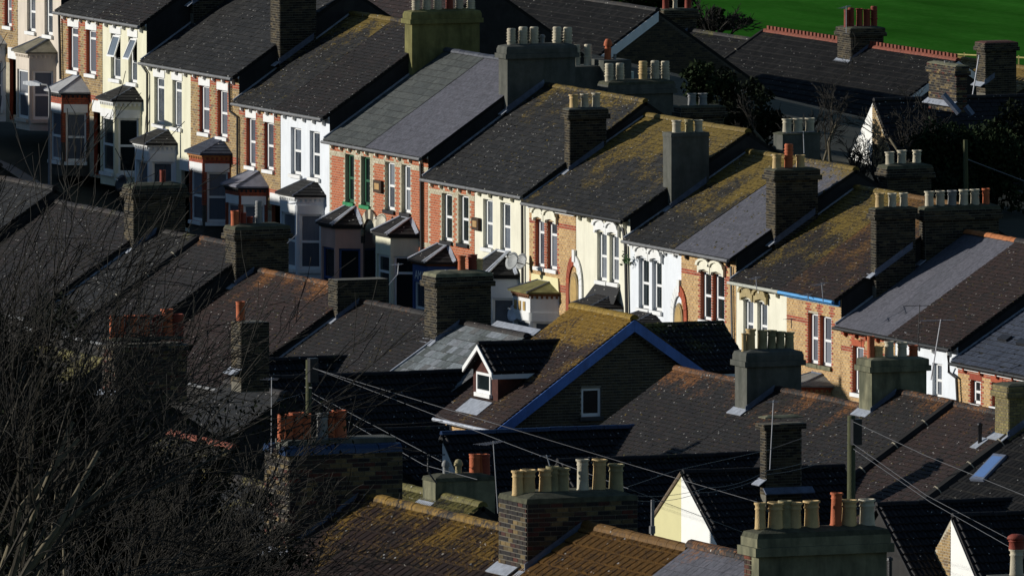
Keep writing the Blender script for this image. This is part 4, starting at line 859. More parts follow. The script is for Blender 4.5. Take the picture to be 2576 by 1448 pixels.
P2 = lambda k: (YR2, R2[k][1]['zr'], m2)
yellowr = M('yellow_render', [(.62, .57, .30)], .8, (2, .05), bump=.1)
whiter = M('white_render', [(.82, .81, .76)], .8, (2, .05), bump=.3)
ext('short dark tiled extension roof below the large speckled brown roof', (655, 906), (864, 903), P2('e'), hw=1.5, pitch=.9)
e1 = ext('long dark pantiled extension roof with a sunlit stock brick gable and satellite dish', (640, 950), (1165, 940), P2('e'), hw=3.6, pitch=.75, gm=mortar, gbrick=(YB, (-1, 1)), hwL=1.6, cap=300)
ext('black tiled roof between the red clay pots and the blue ridged extension', (882, 1084), (1105, 1081), None, X=Xg+.4, hw=3.2, pitch=.7, am=.02)
ext('dark roof with glazed blue ridge tiles and a white clad gable', (1109, 1088), (1595, 1080), None, X=Xg+5.2, hw=3.0, hwL=.25, pitch=.8, kind='roll', base='dark', ridgem=M('glazed_blue_ridge', [(.015, .03, .075), (.02, .04, .09)], .25), gm=whiter, gm2=whiter)
ext('black pantiled extension below the roof with two rendered stacks', (1401, 1158), (1905, 1146), P2('g'), hw=3.0, pitch=.7)
xe4 = on_slope(2040, 1181, *P2('h'))[0]+4.5
e4 = ext('extension gable painted half yellow and half white under black pantiles', (1717, 1190), (2100, 1176), None, X=xe4, hw=3.0, hwL=2.1, pitch=.66, gap=-.03, gm=yellowr, gm2=whiter, wallh=4, barge=None)
ext('black pantiled extension roof under the sloping party mouldings', (2203, 1272), (2530, 1258), P2('j'), hw=4.2, pitch=.72, am=.03, cap=300)
e6 = ext('extension with a steep gable half flint grey brick and half white, bottom right', (2395, 1299), (2640, 1290), P2('k'), hw=3.2, pitch=.88, gap=-.03, gm=mortar, gm2=whiter, gbrick=(YB, (-1,)), wallh=4)
ext('tiny gable with pale bargeboards behind the glazed ridge stack', (914, 1088), (1010, 1086), None, X=R2['e'][1]['X1']+6, hw=.7, pitch=1.2, barge=M('cream_bargeboard', [(.5, .46, .32)]), wallh=3)
mb = MB(); c = V(e4[1], e4[2]-.02, e4[4]); mb.tube([c+V(0, 0, .02), c+V(-2.1, 0, -1.42)], .07, 8); mb.tube([c+V(-2.1, 0, -1.42), c+V(-2.12, 0, -3.5)], .045, 8); part(mb, 'verge_pipe', M('grey_brown_pipe', [(.16, .12, .08)]), e4[0])
# brick stack standing on the extension slope
cx = PX(1926, 1212, e4[1]+1.6); cx4 = cx
chimney(e4[0], (1912, 1926, 2016), 1052, 1212, pt=V(e4[1]+1.6, cx[1], cx[2]), brickm=SB, cap='flat', capm=cement, corbel=1, deep=2.5, crs=.08)
p_ = PX(1970, 1218, e4[1]+1.68); mb = MB(); mb.box(V(e4[1]+1.62, cx[1]-.1, cx[2]-.18), (0, 1.5, 0), (.22, 0, -.16), (.02, 0, .03)); part(mb, 'lead_flashing', leadb, e4[0])
pp = thing('vent_pipe', 'grey soil vent pipe just left of the yellow and white gable', 'pipe', PD(1640, 1345, 425)-V(0, 0, 3)); mb = MB(); b_ = PD(1640, 1345, 425); t = PD(1641, 1256, 425); mb.tube([b_-V(0, 0, 3), t], .055, 8); part(mb, 'pipe', gut, pp); mb = MB(); mb.tube([b_+V(0, 0, .05), b_+V(0, 0, .25)], .09, 8); part(mb, 'collar', gut, pp)
mb = MB(); b_ = PD(2238, 1470, 410); t = PD(2238, 1408, 410); mb.tube([b_-V(0, 0, 2), t, t+V(0, 0, .03)], .06, 8); mb.lathe(t, [(.09, 0), (.08, .06), (.01, .1)], 8); solo(mb, 'vent_pipe', blk, 'black capped pipe at the bottom edge right of the long pot stack', 'pipe')

# a stack and roofs behind the nearest row
YM = -62.0
hs, g = r2('m', 'small mossy ridged roof behind the nearest terrace with a ventilator topped stack', (1008, 1226), (1100, 1246), 'rib', base='slate', Yr=YM, grp_='houses just behind the nearest terrace', X1=PY(1215, 1270, YM)[0], am=.6, lc=(.2, .17, .04), rise=2.9)
cm = on_slope(1095, 1268, YM, g['zr'], g['m'])
chimney(hs, (1063, 1095, 1245), 1212, 1270, pt=cm, style='cement', cap='dome', capm=mossy, corbel=0,
        pots=[(1121, 1156, 1206, 20, 'cowl', 'g'), (1153, 1154, 1204, 22, 'cowl', 'k'), (1194, 1141, 1207, 30, 'straight', 't'), (1215, 1141, 1207, 26, 'straight', 't'), (1238, 1141, 1207, 30, 'straight', 'r')])
hs, g = r2('n', 'old house behind the bare tree with a row of terracotta pots on its long stack', (230, 905), (262, 910), 'brown', Yr=-40, grp_='houses just behind the nearest terrace', X0=PY(60, 880, -40)[0], am=.5, lc=(.2, .17, .04))
cm = PY(290, 990, -42.5)
chimney(hs, (258, 290, 470), 858, 990, pt=cm, style='mixed', cap='flat', capm=mossy, corbel=1, deep=.3,
        pots=[(283, 793, 854, 17, 'straight', 't'), (302, 797, 856, 22, 'straight', 't'), (330, 793, 854, 34, 'straight', 't'), (362, 792, 854, 30, 'straight', 't'), (395, 793, 854, 28, 'straight', 'r'), (422, 777, 854, 32, 'tall', 't'), (460, 789, 854, 34, 'straight', 'r'), (500, 789, 854, 34, 'straight', 'r')])
cq_ = PY(606, 935, -33)
hs, g = r2('o', 'dark lean roof carrying a narrow brick stack with one terracotta pot', (560, 960), (580, 962), 'slate', Yr=-31.5, grp_='houses just behind the nearest terrace', am=.1, X0=cq_[0]-5, X1=cq_[0]-.1)
chimney(hs, (582, 606, 677), 812, 935, pt=cq_, cap='none', corbel=0, pots=[(605, 758, 806, 24, 'straight', 't')], crs=.08, deep=.6)

# ------------------------------------------------------------------ the nearest terrace
YN = -89.0; gn = 'nearest terrace of houses'
zN1, zN2, zN3 = [PY(*p, YN)[2] for p in ((1080, 1288), (1620, 1358), (1800, 1385))]
mN = 3.0/4.4
c3 = on_slope(1325, 1440, YN, zN2, mN); c4 = on_slope(1908, 1470, YN, zN3-.1, mN); c1 = on_slope(727, 1392, YN, zN1, mN)
kw = dict(run=4.4, rise=3.0, Yr=YN, grp_=gn)
r2('p', 'ribbed tile roof with lichened ridge, between the glazed topped stack and the mixed brick stack', (912, 1262), (1250, 1314), 'rib', base='red', X0=c1[0]-.35, X1=c3[0]-.3, am=.46, lc=(.30, .17, .02), span=1.8, tcap=300, **kw)
r2('q', 'ribbed tile roof covered in golden lichen right of the mixed brick stack', (1510, 1342), (1738, 1376), 'rib', base='red', X0=c3[0]-.29, am=.66, lc=(.20, .095, .012), span=3.2, **kw)
r2('r', 'smooth grey slate roof at the bottom edge, left of the long buff potted stack', (1740, 1380), (1880, 1398), 'smooth', base='grey', X0=R2['q'][1]['X1']+.01, X1=c4[0]-.3, am=.12, lc=LO, **kw)
r2('s', 'house under the long rendered stack, roof mostly below the bottom edge', (1960, 1500), (2600, 1600), 'slate', X0=c4[0]-.29, am=.1, **kw)
for k_ in ('p', 'q'): verge_rib(R2[k_][0], R2[k_][1], R2[k_][1]['X0']+.02, w=.05, mat=sidew)
NB = dict(crs=.086, bcap=420)
chimney(R2['p'][0], (667, 727, 1012), 1135, 1392, pt=c1, style='mixed', cap='none', corbel=0, deep=2.5,
        pots=[(703, 1041, 1108, 24, 'straight', 't'), (722, 1043, 1112, 38, 'straight', 't'), (748, 1037, 1106, 40, 'straight', 't'), (764, 1040, 1104, 38, 'straight', 't'), (811, 1036, 1100, 32, 'plain', 'g'), (833, 1036, 1098, 22, 'straight', 't'), (855, 1031, 1102, 38, 'tall', 't')], **NB)
gl = M('glazed_blue_ridge', [(.015, .03, .075), (.02, .04, .09)], .25)
P0 = PX(727, 1140, c1[0]); P1 = PX(1012, 1140, c1[0])
for dx_ in (-.12, -.95):
    ridge(R2['p'][0], (c1[0]+dx_, P0[1]-.1, P0[2]-.02), (c1[0]+dx_, P1[1], P0[2]-.02), gl, r=.17, seg=.5)
mb = MB(); mb.bx(c1[0]-.85, c1[0]-.2, P0[1]+.05, P1[1]-.05, P0[2]-.1, P0[2]+.22); part(mb, 'flaunching', cement_g, R2['p'][0])
chimney(R2['q'][0], (1255, 1325, 1603), 1267, 1440, pt=c3, style='mixed', cap='dome', capm=mossy, corbel=0, deep=2.5,
        pots=[(1288, 1183, 1246, 32, 'plain', 'b'), (1328, 1180, 1250, 40, 'plain', 'b'), (1372, 1178, 1248, 38, 'plain', 'b'), (1414, 1176, 1240, 38, 'plain', 'k'), (1466, 1154, 1234, 34, 'tall', 'w'), (1506, 1154, 1238, 38, 'tall', 'b'), (1549, 1166, 1236, 40, 'plain', 'k'), (1390, 1172, 1240, 34, 'plain', 'k')], **NB)
dS = chimney(R2['s'][0], (1873, 1908, 2230), 1354, 1475, pt=c4, style='cement', cap='dome', capm=mossy, corbel=2, deep=2.5, flashm=0,
        pots=[(1912, 1263, 1330, 30, 'plain', 'b'), (1950, 1262, 1332, 42, 'plain', 'b'), (1997, 1262, 1330, 40, 'plain', 'b'), (2042, 1258, 1328, 42, 'plain', 'b'), (2102, 1238, 1312, 32, 'tall', 't'), (2135, 1256, 1324, 42, 'plain', 'b'), (2181, 1254, 1324, 42, 'plain', 'w'), (1975, 1258, 1326, 36, 'plain', 'k')], **NB)
bricks(dS['o'], (dS['Xa'], dS['Y0']-.002), V(1, 0, 0), V(0, -1, 0), (dS['Xb']-dS['Xa'])*.48, dS['zt']-2.6, dS['zt']-.33, lambda u, z: SB3, cap=100, crs=.086)
st = thing('roof_terminal', 'pale clay pot with a dark red cowl on a mossy stack, bottom right corner', 'chimney', PD(2556, 1500, 300)); b_ = PD(2556, 1446, 300)
mb = MB(); mb.bx(b_[0]-.5, b_[0]+.5, b_[1]-.4, b_[1]+1.5, b_[2]-3, b_[2]-.02); sk = part(mb, 'chimney_stack', cement_g, st)
pot(sk, b_, .14, (1446-1378)/133, 'plain', 'w'); pot(sk, b_+V(0, 0, .5), .17, .28, 'capped', 'r')

# ------------------------------------------------------------------ behind the street row
YB_ = 62.0; gb = 'distant terrace below the playing field'
kb = dict(run=4.6, rise=3.0, Yr=YB_, grp_=gb, tcap=300)
r2('B4', 'distant dark roof left of the red crested ridge', (1737, 86), (1923, 99), 'rib', base='slate', am=.25, lc=LG, **kb)
r2('B5', 'distant roof with a red crested ridge and a white bargeboard', (1925, 99), (2410, 134), 'rib', base='slate', X0=R2['B4'][1]['X1']+.01, am=.12, lc=LG, ridgem=M('red_crest_tile', [(.20, .055, .03), (.16, .045, .025)], .8), rseg=.35, **kb)
verge_rib(R2['B5'][0], R2['B5'][1], R2['B5'][1]['X0'], w=.10)
gB = R2['B5'][1]
for s_g in (1, -1):
    s = nrm(V(0, s_g*gB['m'], 1)); yy = YB_-s_g*4.85; d = nrm(V(0, s_g*4.85, 4.85*gB['m'])); mb = MB(); mb.box(V(gB['X1'], yy, gB['zr']-4.85*gB['m']-.32), (.05, 0, 0), d*math.hypot(4.85, 4.85*gB['m']), (0, 0, .3)); part(mb, 'bargeboard', white, R2['B5'][0])
mb = MB(); x = gB['X0']+.3
while x < gB['X1']-.3:
    mb.bx(x, x+.2, YB_-.04, YB_+.04, gB['zr']+.10, gB['zr']+.27); x += .38
part(mb, 'crest_cresting', M('red_crest_tile', [(.20, .055, .03), (.16, .045, .025)], .8), R2['B5'][0], 'stuff')
cB = on_slope(2140, 156, YB_, gB['zr'], gB['m'])
chimney(R2['B5'][0], (2106, 2140, 2222), 74, 156, pt=cB, cap='flat', pots=[(2122, 25, 70, 14, 'straight', 'r'), (2140, 20, 70, 18, 'louvre', 'r'), (2161, 22, 70, 18, 'tall', 'r'), (2180, 24, 70, 18, 'straight', 'r'), (2198, 16, 70, 19, 'louvre', 'r')], crs=.09)
cB = on_slope(1671, 124, YB_, R2['B4'][1]['zr'], gB['m'])
chimney(R2['B4'][0], (1652, 1671, 1752), 28, 124, pt=cB, cap='flat', pots=[(1674, -6, 27, 18, 'straight', 'r'), (1698, -6, 27, 14, 'plain', 'w'), (1730, -6, 27, 18, 'straight', 'r')], crs=.09)
r2('B9', 'distant mossy roof at the right edge below the playing field', (2500, 168), (2640, 176), 'slate', base='red', am=.75, lc=(.24, .15, .02), Yr=66, run=4.6, rise=2.6, grp_=gb, X0=PY(2400, 160, 66)[0])
cB = PY(2478, 212, 61.5)
chimney(R2['B9'][0], (2456, 2478, 2556), 110, 212, pt=cB, cap='flat', capm=M('dark_crest', [(.09, .035, .025)]), crs=.09, deep=3)
r2('B2', 'big dark slate roof behind the louvred pots with white bargeboard and brick gable', (1150, -20), (1655, 0), 'rib', base='slate', am=.05, Yr=48, run=6.4, rise=4.4, grp_='houses behind the street row', X0=PY(1100, -30, 48)[0])
g_ = R2['B2'][1]; d = nrm(V(0, 6.4, 4.4)); mb = MB(); mb.box(V(g_['X1'], 48-6.6, g_['zr']-6.6*g_['m']-.42), (.06, 0, 0), d*math.hypot(6.6, 6.6*g_['m']), (0, 0, .4)); part(mb, 'bargeboard', white, R2['B2'][0])
mb = MB(); P = [V(g_['X1']+.01, y, z) for y, z in ((41.7, g_['zg']), (41.7, g_['ze']-.1), (48, g_['zr']-.12), (54.3, g_['ze']-.1), (54.3, g_['zg']))]; mb.quad(*P); gw = part(mb, 'gable_wall', mortar_d, R2['B2'][0])
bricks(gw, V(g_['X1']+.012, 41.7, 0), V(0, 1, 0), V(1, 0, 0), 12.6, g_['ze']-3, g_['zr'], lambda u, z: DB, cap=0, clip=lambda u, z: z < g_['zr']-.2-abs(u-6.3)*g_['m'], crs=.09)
r2('B1', 'dark reddish roof behind the tall lichened stack at the top edge', (1080, -60), (1230, -30), 'slate', base='red', am=0, Yr=30, run=6.4, rise=4.4, grp_='houses behind the street row', X0=PY(700, -60, 30)[0])
st = R2['B2'][0]
for k_, (x_, y0, y1, w_, s_, c_) in enumerate([(1450, 112, 165, 22, 'louvre', 'w'), (1478, 111, 165, 22, 'louvre', 'w'), (1528, 98, 150, 20, 'capped', 't'), (1546, 136, 150, 8, 'straight', 'g')]):
    if k_ in (0, 2):
        pz = PD(x_+(12 if k_ == 0 else 6), y1, 585); lb = 'twin louvred pale pots on a low stack behind the grey rendered stack' if k_ == 0 else 'single terracotta cowled pot on a low stack in front of the white bargeboard'
        ct = thing('chimney', lb, 'chimney', pz-V(0, 0, 6)); mb = MB(); mb.bx(pz[0]-.6, pz[0]+.6, pz[1]-.5, pz[1]+.6, pz[2]-6, pz[2]); sk = part(mb, 'chimney_stack', cement_g, ct)
    b_ = PD(x_, y1, 585); b_[2] = pz[2]-.01; pot(sk, b_, w_/68.5/2, (y1-y0)/68.5, s_, c_)
# flat roofed block with pale edge
fr = thing('flat_roofed_building', 'flat roofed block with pale green white edge seen between the pale pots', 'building', PD(1500, 240, 600)-V(0, 0, 3)); a_ = PD(1447, 168, 600); zt = a_[2]-.2
b_ = PD(1575, 190, 600)
mb = MB(); mb.bx(a_[0]-3, a_[0]+.5, a_[1]-.5, a_[1]+1.9, zt-3, zt-.35); part(mb, 'wall', navy, fr)
mb = MB(); mb.bx(a_[0]-3.2, a_[0]+.7, a_[1]-.65, a_[1]+2.1, zt-.35, zt); part(mb, 'roof_edge', M('pale_green_roof_edge', [(.42, .48, .42)], .6), fr)
# dark extension in the dip with a white and brick gable
eb = ext('gable half white and half brick behind the bare trees, dark roof running right', (2197, 256), (2640, 240), None, D=585, hw=5.2, hwL=5.2, pitch=1.0, gm=whiter, gm2=mortar, gap=-.03, gbrick=(YB, (1,)), wallh=3, grp_='houses behind the street row', cap=200, kind='slate')
cx = PD(2405, 262, 575)
chimney(eb[0], (2336, 2405, 2432), 168, 262, pt=cx, style='mixed', cap='flat', capm=cement, corbel=2, crs=.09, deep=.3, pots=[(2378, 153, 168, 8, 'straight', 'g'), (2398, 155, 168, 10, 'straight', 'g')])
for x0, y0, x1, y1 in ((2372, 238, 2412, 285), (2428, 268, 2445, 290)):
    a_ = PD(x0, y0, 573); b_ = PD(x1, y1, 573); mb = MB(); mb.tube([a_, b_], .12, 4); part(mb, 'lead_flashing', leadb, eb[0])
# more of the rows, seen between the bare branches at the left
r2('t', 'grey slate roof left of the glazed topped stack, seen through bare twigs', (300, 1150), (600, 1200), 'patch', base='slate', X0=c1[0]-9.5, X1=c1[0]-.36, am=.35, lc=(.22, .18, .03), **kw)
r2('u', 'roof with a red crested ridge seen through the bare tree, lower left', (428, 1086), (592, 1134), 'slate', base='slate', Yr=-52, grp_='houses just behind the nearest terrace', am=.35, lc=(.15, .12, .025), ridgem=M('red_crest_tile', [(.20, .055, .03), (.16, .045, .025)], .8))
xa = R2['a'][1]['X0']; ks = ['slate', 'brown', 'slate', 'brown', 'slate', 'brown', 'slate', 'brown', 'slate']
lab = ['tiled rear roof cut by the left edge behind bare branches', 'dark rear slope hidden by the bare tree']
for i_ in range(14):
    z_ = R2['a'][1]['zr']+.42*(i_+1)+(.5 if i_ > 2 else 0); x1 = xa-i_*5.2; hs = thing('terraced_house', 'rear slope, %s house uphill from the brown roof behind the bare tree' % ('first', 'second', 'third', 'fourth', 'fifth', 'sixth', 'seventh', 'eighth', 'ninth', 'tenth', 'eleventh', 'twelfth', 'thirteenth', 'fourteenth')[i_], 'house', (x1-5.2, YR2, z_-8.6), g2)
    terr(hs, x1-5.2, x1, YR2, z_, kind=ks[i_%9], am=.1, tcap=100 if i_ > 2 else 300)

# ------------------------------------------------------------------ trees
barkm = M('bare_bark', [(.04, .034, .024), (.08, .068, .048), (.02, .017, .013)], .9, (6, .3), bump=0)
twigm = M('dark_twig', [(.014, .012, .009), (.03, .026, .019), (.009, .008, .006)], .9, (6, .3), bump=0)
trunkm = M('bark_sun_tint', [(.13, .11, .07)], .9, (5, .4), bump=0)  # paler bark colour paints sunlight onto trunks and thick limbs
barkd = M('dark_bark', [(.025, .021, .015), (.018, .015, .011)], .9, (6, .3), bump=0)
leafm = M('evergreen_leaf', [(.014, .025, .009), (.022, .034, .012), (.010, .018, .008)], .85, (3, .4), bump=0, spec=.08)
darkleafm = M('dark_leaf', [(.008, .012, .005), (.014, .02, .008), (.006, .009, .005)], .85, (3, .4), bump=0, spec=.08)
def grow(mbs, p, d, L, r, dep, seed, lean, wob=.22, kids=(4, 6), minr=.004):
    n = 4 if dep > 1 else 3; pts = [p]; q = p; dd = d
    for i in range(n):
        dd = nrm(dd+seed.normal(0, wob, 3)+lean*.05); q = q+dd*L/n; pts.append(q)
    rad = [max(minr, r*(1-.55*i/n)) for i in range(n+1)]
    mb = mbs[0] if dep >= 4 else mbs[1] if dep == 3 else mbs[2]
    mb.tube(pts, rad, 6 if dep >= 4 else 4 if dep == 3 else 3)
    if dep == 0: return
    k = seed.integers(*kids)
    for j in range(k):
        f = .25+.75*(j+seed.random()*.6)/k; f = min(f, .99)*n; i = int(f); b = pts[i]+(pts[min(i+1, n)]-pts[i])*(f-i)
        a = nrm(pts[min(i+1, n)]-pts[i]); side = nrm(np.cross(a, seed.normal(0, 1, 3))); sp = .35+.35*seed.random()
        grow(mbs, b, nrm(a+side*sp+lean*.10), L*(.50+.22*seed.random()), rad[i]*.55, dep-1, seed, lean, wob, kids, minr)
def bare_tree(label, base, top, lean, seed, dep=5, r=.16, kids=(4, 6), mat=barkm, group=None, stems=3, spread=.25, wob=.14, minr=.007, frac=.42):
    sd_ = np.random.default_rng(seed); t = thing('bare_tree', label, 'tree', base, group); mbs = [MB(), MB(), MB()]; H = np.linalg.norm(top-base)
    for s_ in range(stems):
        d = nrm(nrm(top-base)+(RT*sd_.normal(0, spread)+FW*sd_.normal(0, spread*.6)))
        grow(mbs, base+sd_.normal(0, .12, 3)*V(1, 1, 0), d, H*frac, r, dep, sd_, lean, wob, kids, minr)
    part(mbs[0], 'trunk', trunkm if mat is barkm else mat, t, smooth=True); part(mbs[1], 'limbs', mat, t, 'stuff'); part(mbs[2], 'twigs', twigm if mat is barkm else mat, t, 'stuff')
    return t
def shrub(label, c, rad, n, mat, seed, group=None, name='shrub', leaf=.09, hole=.35, cat='shrub'):
    sd_ = np.random.default_rng(seed); t = thing(name, label, cat, c-V(0, 0, rad[2]), group)
    cl = [(sd_.normal(0, .42, 3), .22+.25*sd_.random()) for _ in range(26)]; mb = MB()
    for i in range(n):
        k = cl[i % 26]; v = sd_.normal(0, 1, 3); v = v/np.linalg.norm(v)*k[1]*(sd_.random()**.4)+k[0]
        p = c+v[0]*rad[0]*RT+v[1]*rad[1]*V(FW[0], FW[1], 0)+V(0, 0, v[2]*rad[2]); a = nrm(sd_.normal(0, 1, 3)); b = nrm(np.cross(a, sd_.normal(0, 1, 3))); l = leaf*(.6+.8*sd_.random())
        mb.add([p-a*l, p-b*l*.5, p+a*l, p+b*l*.5], [(0, 1, 2, 3)])
    part(mb, 'foliage', mat, t, 'stuff')
    mb = MB()
    for i in range(7): 
        k = cl[i][0]; e_ = c+k[0]*rad[0]*RT+k[1]*rad[1]*V(FW[0], FW[1], 0)+V(0, 0, k[2]*rad[2]); mb.tube([c-V(0, 0, rad[2]*1.2), c*.5+e_*.5-V(0, 0, rad[2]*.3), e_], [.07, .04, .02], 4)
    part(mb, 'stem', barkd, t)
    return t
rt = RT
def ft(label, x0, x1, y1, D, seed, lean=.5, **k):
    b = PD(x0, 1900, D); t = PD(x1, y1, D+4); bare_tree(label, b, t, rt*lean+V(0, 0, .6), seed, group='bare trees in front at the left', **k)
ft('tallest bare tree cut by the left edge, its limbs fanning up to the right', -160, 190, 310, 262, 3, .7, stems=6, spread=.16, r=.085, frac=.52, dep=4, kids=(3, 5))
ft('slim bare tree just right of the tallest one, lower left', 60, 380, 860, 270, 5, .6, stems=5, spread=.16, r=.05, frac=.5, dep=4, kids=(3, 5))
ft('bare tree in front of the terracotta potted stack', 300, 480, 1080, 276, 8, .5, stems=4, spread=.18, r=.04, frac=.5, dep=4, kids=(3, 5))
ft('low bare tree in front of the glazed topped stack', 500, 660, 1230, 272, 11, .4, stems=4, spread=.2, r=.035, frac=.5, dep=4, kids=(3, 5))
ft('upright bare sapling at the far left edge', -60, 10, 350, 266, 14, .3, stems=4, spread=.15, r=.045, frac=.5, dep=4, kids=(4, 7))
for i_, (x, y, rx_, rz_) in enumerate([(60, 1330, 3.0, 1.6), (260, 1420, 3.0, 1.7), (440, 1420, 2.2, 1.2), (110, 1080, 2.0, 1.3), (330, 1230, 1.8, 1.2), (560, 1500, 2.0, .9), (20, 900, 1.2, 1.0), (480, 1260, 1.5, .8), (200, 1180, 3.4, 1.4), (60, 1080, 2.4, 1.6), (350, 1340, 3.2, 1.2)]):  # unseen leaf masses, added to blacken the lower left corner
    shrub('added dark leaf mass %s' % ('at the lower left edge', 'at the bottom, left of centre tree', 'below the terracotta potted stack', 'behind the tallest bare tree', 'among the bare branches below the orange pots', 'at the bottom edge left of the ribbed roof', 'high at the left edge', 'left of the red crested ridge', 'in the dark hollow behind the slim tree', 'behind the sapling at the left', 'spreading low before the patchy roof')[i_], PD(x, y, 284), (rx_, 1.4, rz_), 8000, darkleafm, 30+i_, 'added dark leaf masses in the lower left', leaf=.045)
gt = 'bare trees behind the street row'
for i_, (x, y0, y1, D, st_, lb) in enumerate([(2150, 520, 300, 572, 3, 'pollarded bare tree in front of the white half of the gable'), (2215, 520, 290, 574, 3, 'bare tree in front of the brick half of the gable'), (2085, 500, 180, 580, 2, 'thin pale bare tree left of the white gable'), (2330, 500, 250, 578, 2, 'bare tree leaning right beside the dark evergreen'), (2270, 480, 230, 583, 2, 'slender bare tree behind the mossy potted stack'), (1960, 420, 240, 578, 2, 'scraggy bare tree left of the grey stack with three pots')]):
    b = PD(x, y0, D); bare_tree(lb, b, PD(x+15, y1, D), V(0, 0, .8), 50+i_, dep=4, r=.09, kids=(3, 5), mat=barkd if i_ < 2 else barkm, group=gt, stems=st_, spread=.34 if i_ > 1 else .24, frac=.6 if i_ > 1 else .45, wob=.2, minr=.009)
b = PD(1800, 110, 690); bare_tree('bare tree in front of the playing field, top right', b, PD(1840, 0, 690), rt*.5+V(0, 0, .3), 61, dep=3, r=.07, mat=barkd, group=gt, stems=4, spread=.7, frac=.6, minr=.012)
ge = 'evergreens behind the street row'
for i_, (x, y, rx_, rz_, n_, D, lb) in enumerate([(2400, 400, 2.0, 1.9, 5200, 572, 'dark evergreen bush right of the white gable'), (2500, 420, 2.0, 2.0, 5200, 575, 'dark evergreen bush at the right behind the wooden post'), (2560, 350, 1.5, 1.5, 3500, 580, 'dark evergreen top at the right edge'), (1765, 215, 1.0, .9, 2600, 588, 'ivy leaved bush behind the row of pale louvred pots'), (1830, 290, 1.3, 1.5, 4200, 590, 'dark evergreen between the pots and the distant roof'), (1890, 330, 1.8, 1.6, 4200, 585, 'low dark evergreen right of the two tone chimney pots'), (2350, 490, 2.2, 1.0, 4200, 570, 'dark low bush behind the row of buff pots'), (1640, -4, 3.4, .9, 3600, 735, 'dark hedge top at the left end of the playing field'), (1790, 60, 1.6, .7, 2000, 700, 'dark bush under the bare tree before the playing field')]):
    shrub(lb, PD(x, y, D), (rx_*.85, 1.2, rz_*.85), n_, leafm if i_ in (0, 1, 3) else darkleafm, 70+i_, ge, leaf=.10)
tf = thing('pipe_weed', 'green weed tuft growing on the downpipe by the pale grey house', 'plant', PY(1577, 655, -.2)); mb = MB()
for i in range(60): p = PY(1577, 652, -.2)+rng.normal(0, .10, 3); a = nrm(rng.normal(0, 1, 3))*.07; b = nrm(rng.normal(0, 1, 3))*.04; mb.add([p-a, p-b, p+a, p+b], [(0, 1, 2, 3)])
part(mb, 'foliage', M('weed_leaf', [(.03, .09, .015)], .6), tf, 'stuff')

# ------------------------------------------------------------------ poles, wires, aerials, dishes, lamp
def cable(label, pts, r=.0065, sag=.0):
    P = [PD(*p) for p in pts]; out = []
    for i in range(len(P)-1):
        for k in range(8): f = k/8; q_ = P[i]*(1-f)+P[i+1]*f; out.append(q_-V(0, 0, sag*4*f*(1-f)))
    out.append(P[-1]); mb = MB(); mb.tube(out, r, 5); solo(mb, 'overhead_cable', wiremat, label, 'cable', 'overhead cables')
def pole(label, x, y0, y1, D, r, box=None):
    a, b = PD(x, y1, D), PD(x, y0, D); t = thing('telegraph_pole', label, 'telegraph pole', (b[0], b[1], a[2]-4), 'telegraph poles')
    mb = MB(); mb.tube([(b[0], b[1], a[2]-4), b], [r*1.15, r], 10); part(mb, 'pole', polem, t, smooth=True)
    if box: c = PD(x+5, box, D); mb = MB(); mb.bx(c[0]-.02, c[0]+.22, c[1]-.1, c[1]+.16, c[2]-.35, c[2]+.35); part(mb, 'junction_box', blk, t)
    for k in range(3): c = PD(x, y0+25+k*22, D); mb = MB(); mb.tube([c-V(.16, .05, 0), c+V(.16, .05, 0)], .015, 5); part(mb, 'step_iron', gut, t)
    return t
pole('telegraph pole with a green mossed top behind the terracotta pots', 776, 905, 1120, 462, .085, 930)
pole('telegraph pole with a dark junction box between the speckled roofs', 2141, 1045, 1262, 432, .11, 1085)
cable('cable from the mossed pole sloping right past the glazed stack to the white gable', [(785, 925, 461), (1245, 1065, 428), (1600, 1172, 424), (1905, 1262, 418)])
cable('middle cable from the mossed pole down to the cowled ventilators', [(785, 988, 461), (960, 1080, 412), (1110, 1160, 362)])
cable('lower cable from the mossed pole passing behind the terracotta pots', [(785, 1000, 461), (880, 1062, 412), (1065, 1168, 362), (1200, 1205, 358)])
cable('long thin cable crossing the blue gable wall', [(800, 930, 461), (1287, 1118, 424), (1580, 1228, 412), (1880, 1342, 420)])
cable('cable from the pole with the box sagging left over the yellow white gable', [(2132, 1116, 431), (1930, 1182, 424), (1780, 1225, 420), (1575, 1243, 412)], sag=.12)
cable('second cable just below it sagging left over the yellow white gable', [(2132, 1132, 431), (1930, 1192, 424), (1760, 1238, 420), (1585, 1256, 412)], sag=.12)
cable('upper cable from the pole with the box running down right over the rooflight', [(2146, 1060, 431), (2330, 1146, 424), (2600, 1255, 415)])
cable('cable from the pole with the box down to the bottom right gable', [(2146, 1116, 431), (2330, 1245, 424), (2590, 1382, 418)])
cable('lowest cable from the pole with the box to the red cowl', [(2146, 1128, 431), (2340, 1262, 424), (2545, 1378, 412)])
cable('thin cable climbing right behind the buff pots', [(1530, 1240, 412), (1700, 1182, 420), (1935, 1130, 431), (2135, 1060, 431)])
cable('cable across the dark evergreen at the right', [(2430, 400, 560), (2600, 465, 560)], r=.02)
cable('thin lead from the mossed pole to the left', [(775, 985, 461), (690, 1010, 456), (560, 1030, 456)])
pw = thing('wooden_post', 'weathered wooden post in front of the dark evergreen at the right', 'post', PD(2430, 480, 560)-V(0, 0, 1)); mb = MB(); mb.tube([PD(2430, 480, 560)-V(0, 0, 1), PD(2428, 352, 560)], .09, 8); part(mb, 'post', polem, pw)
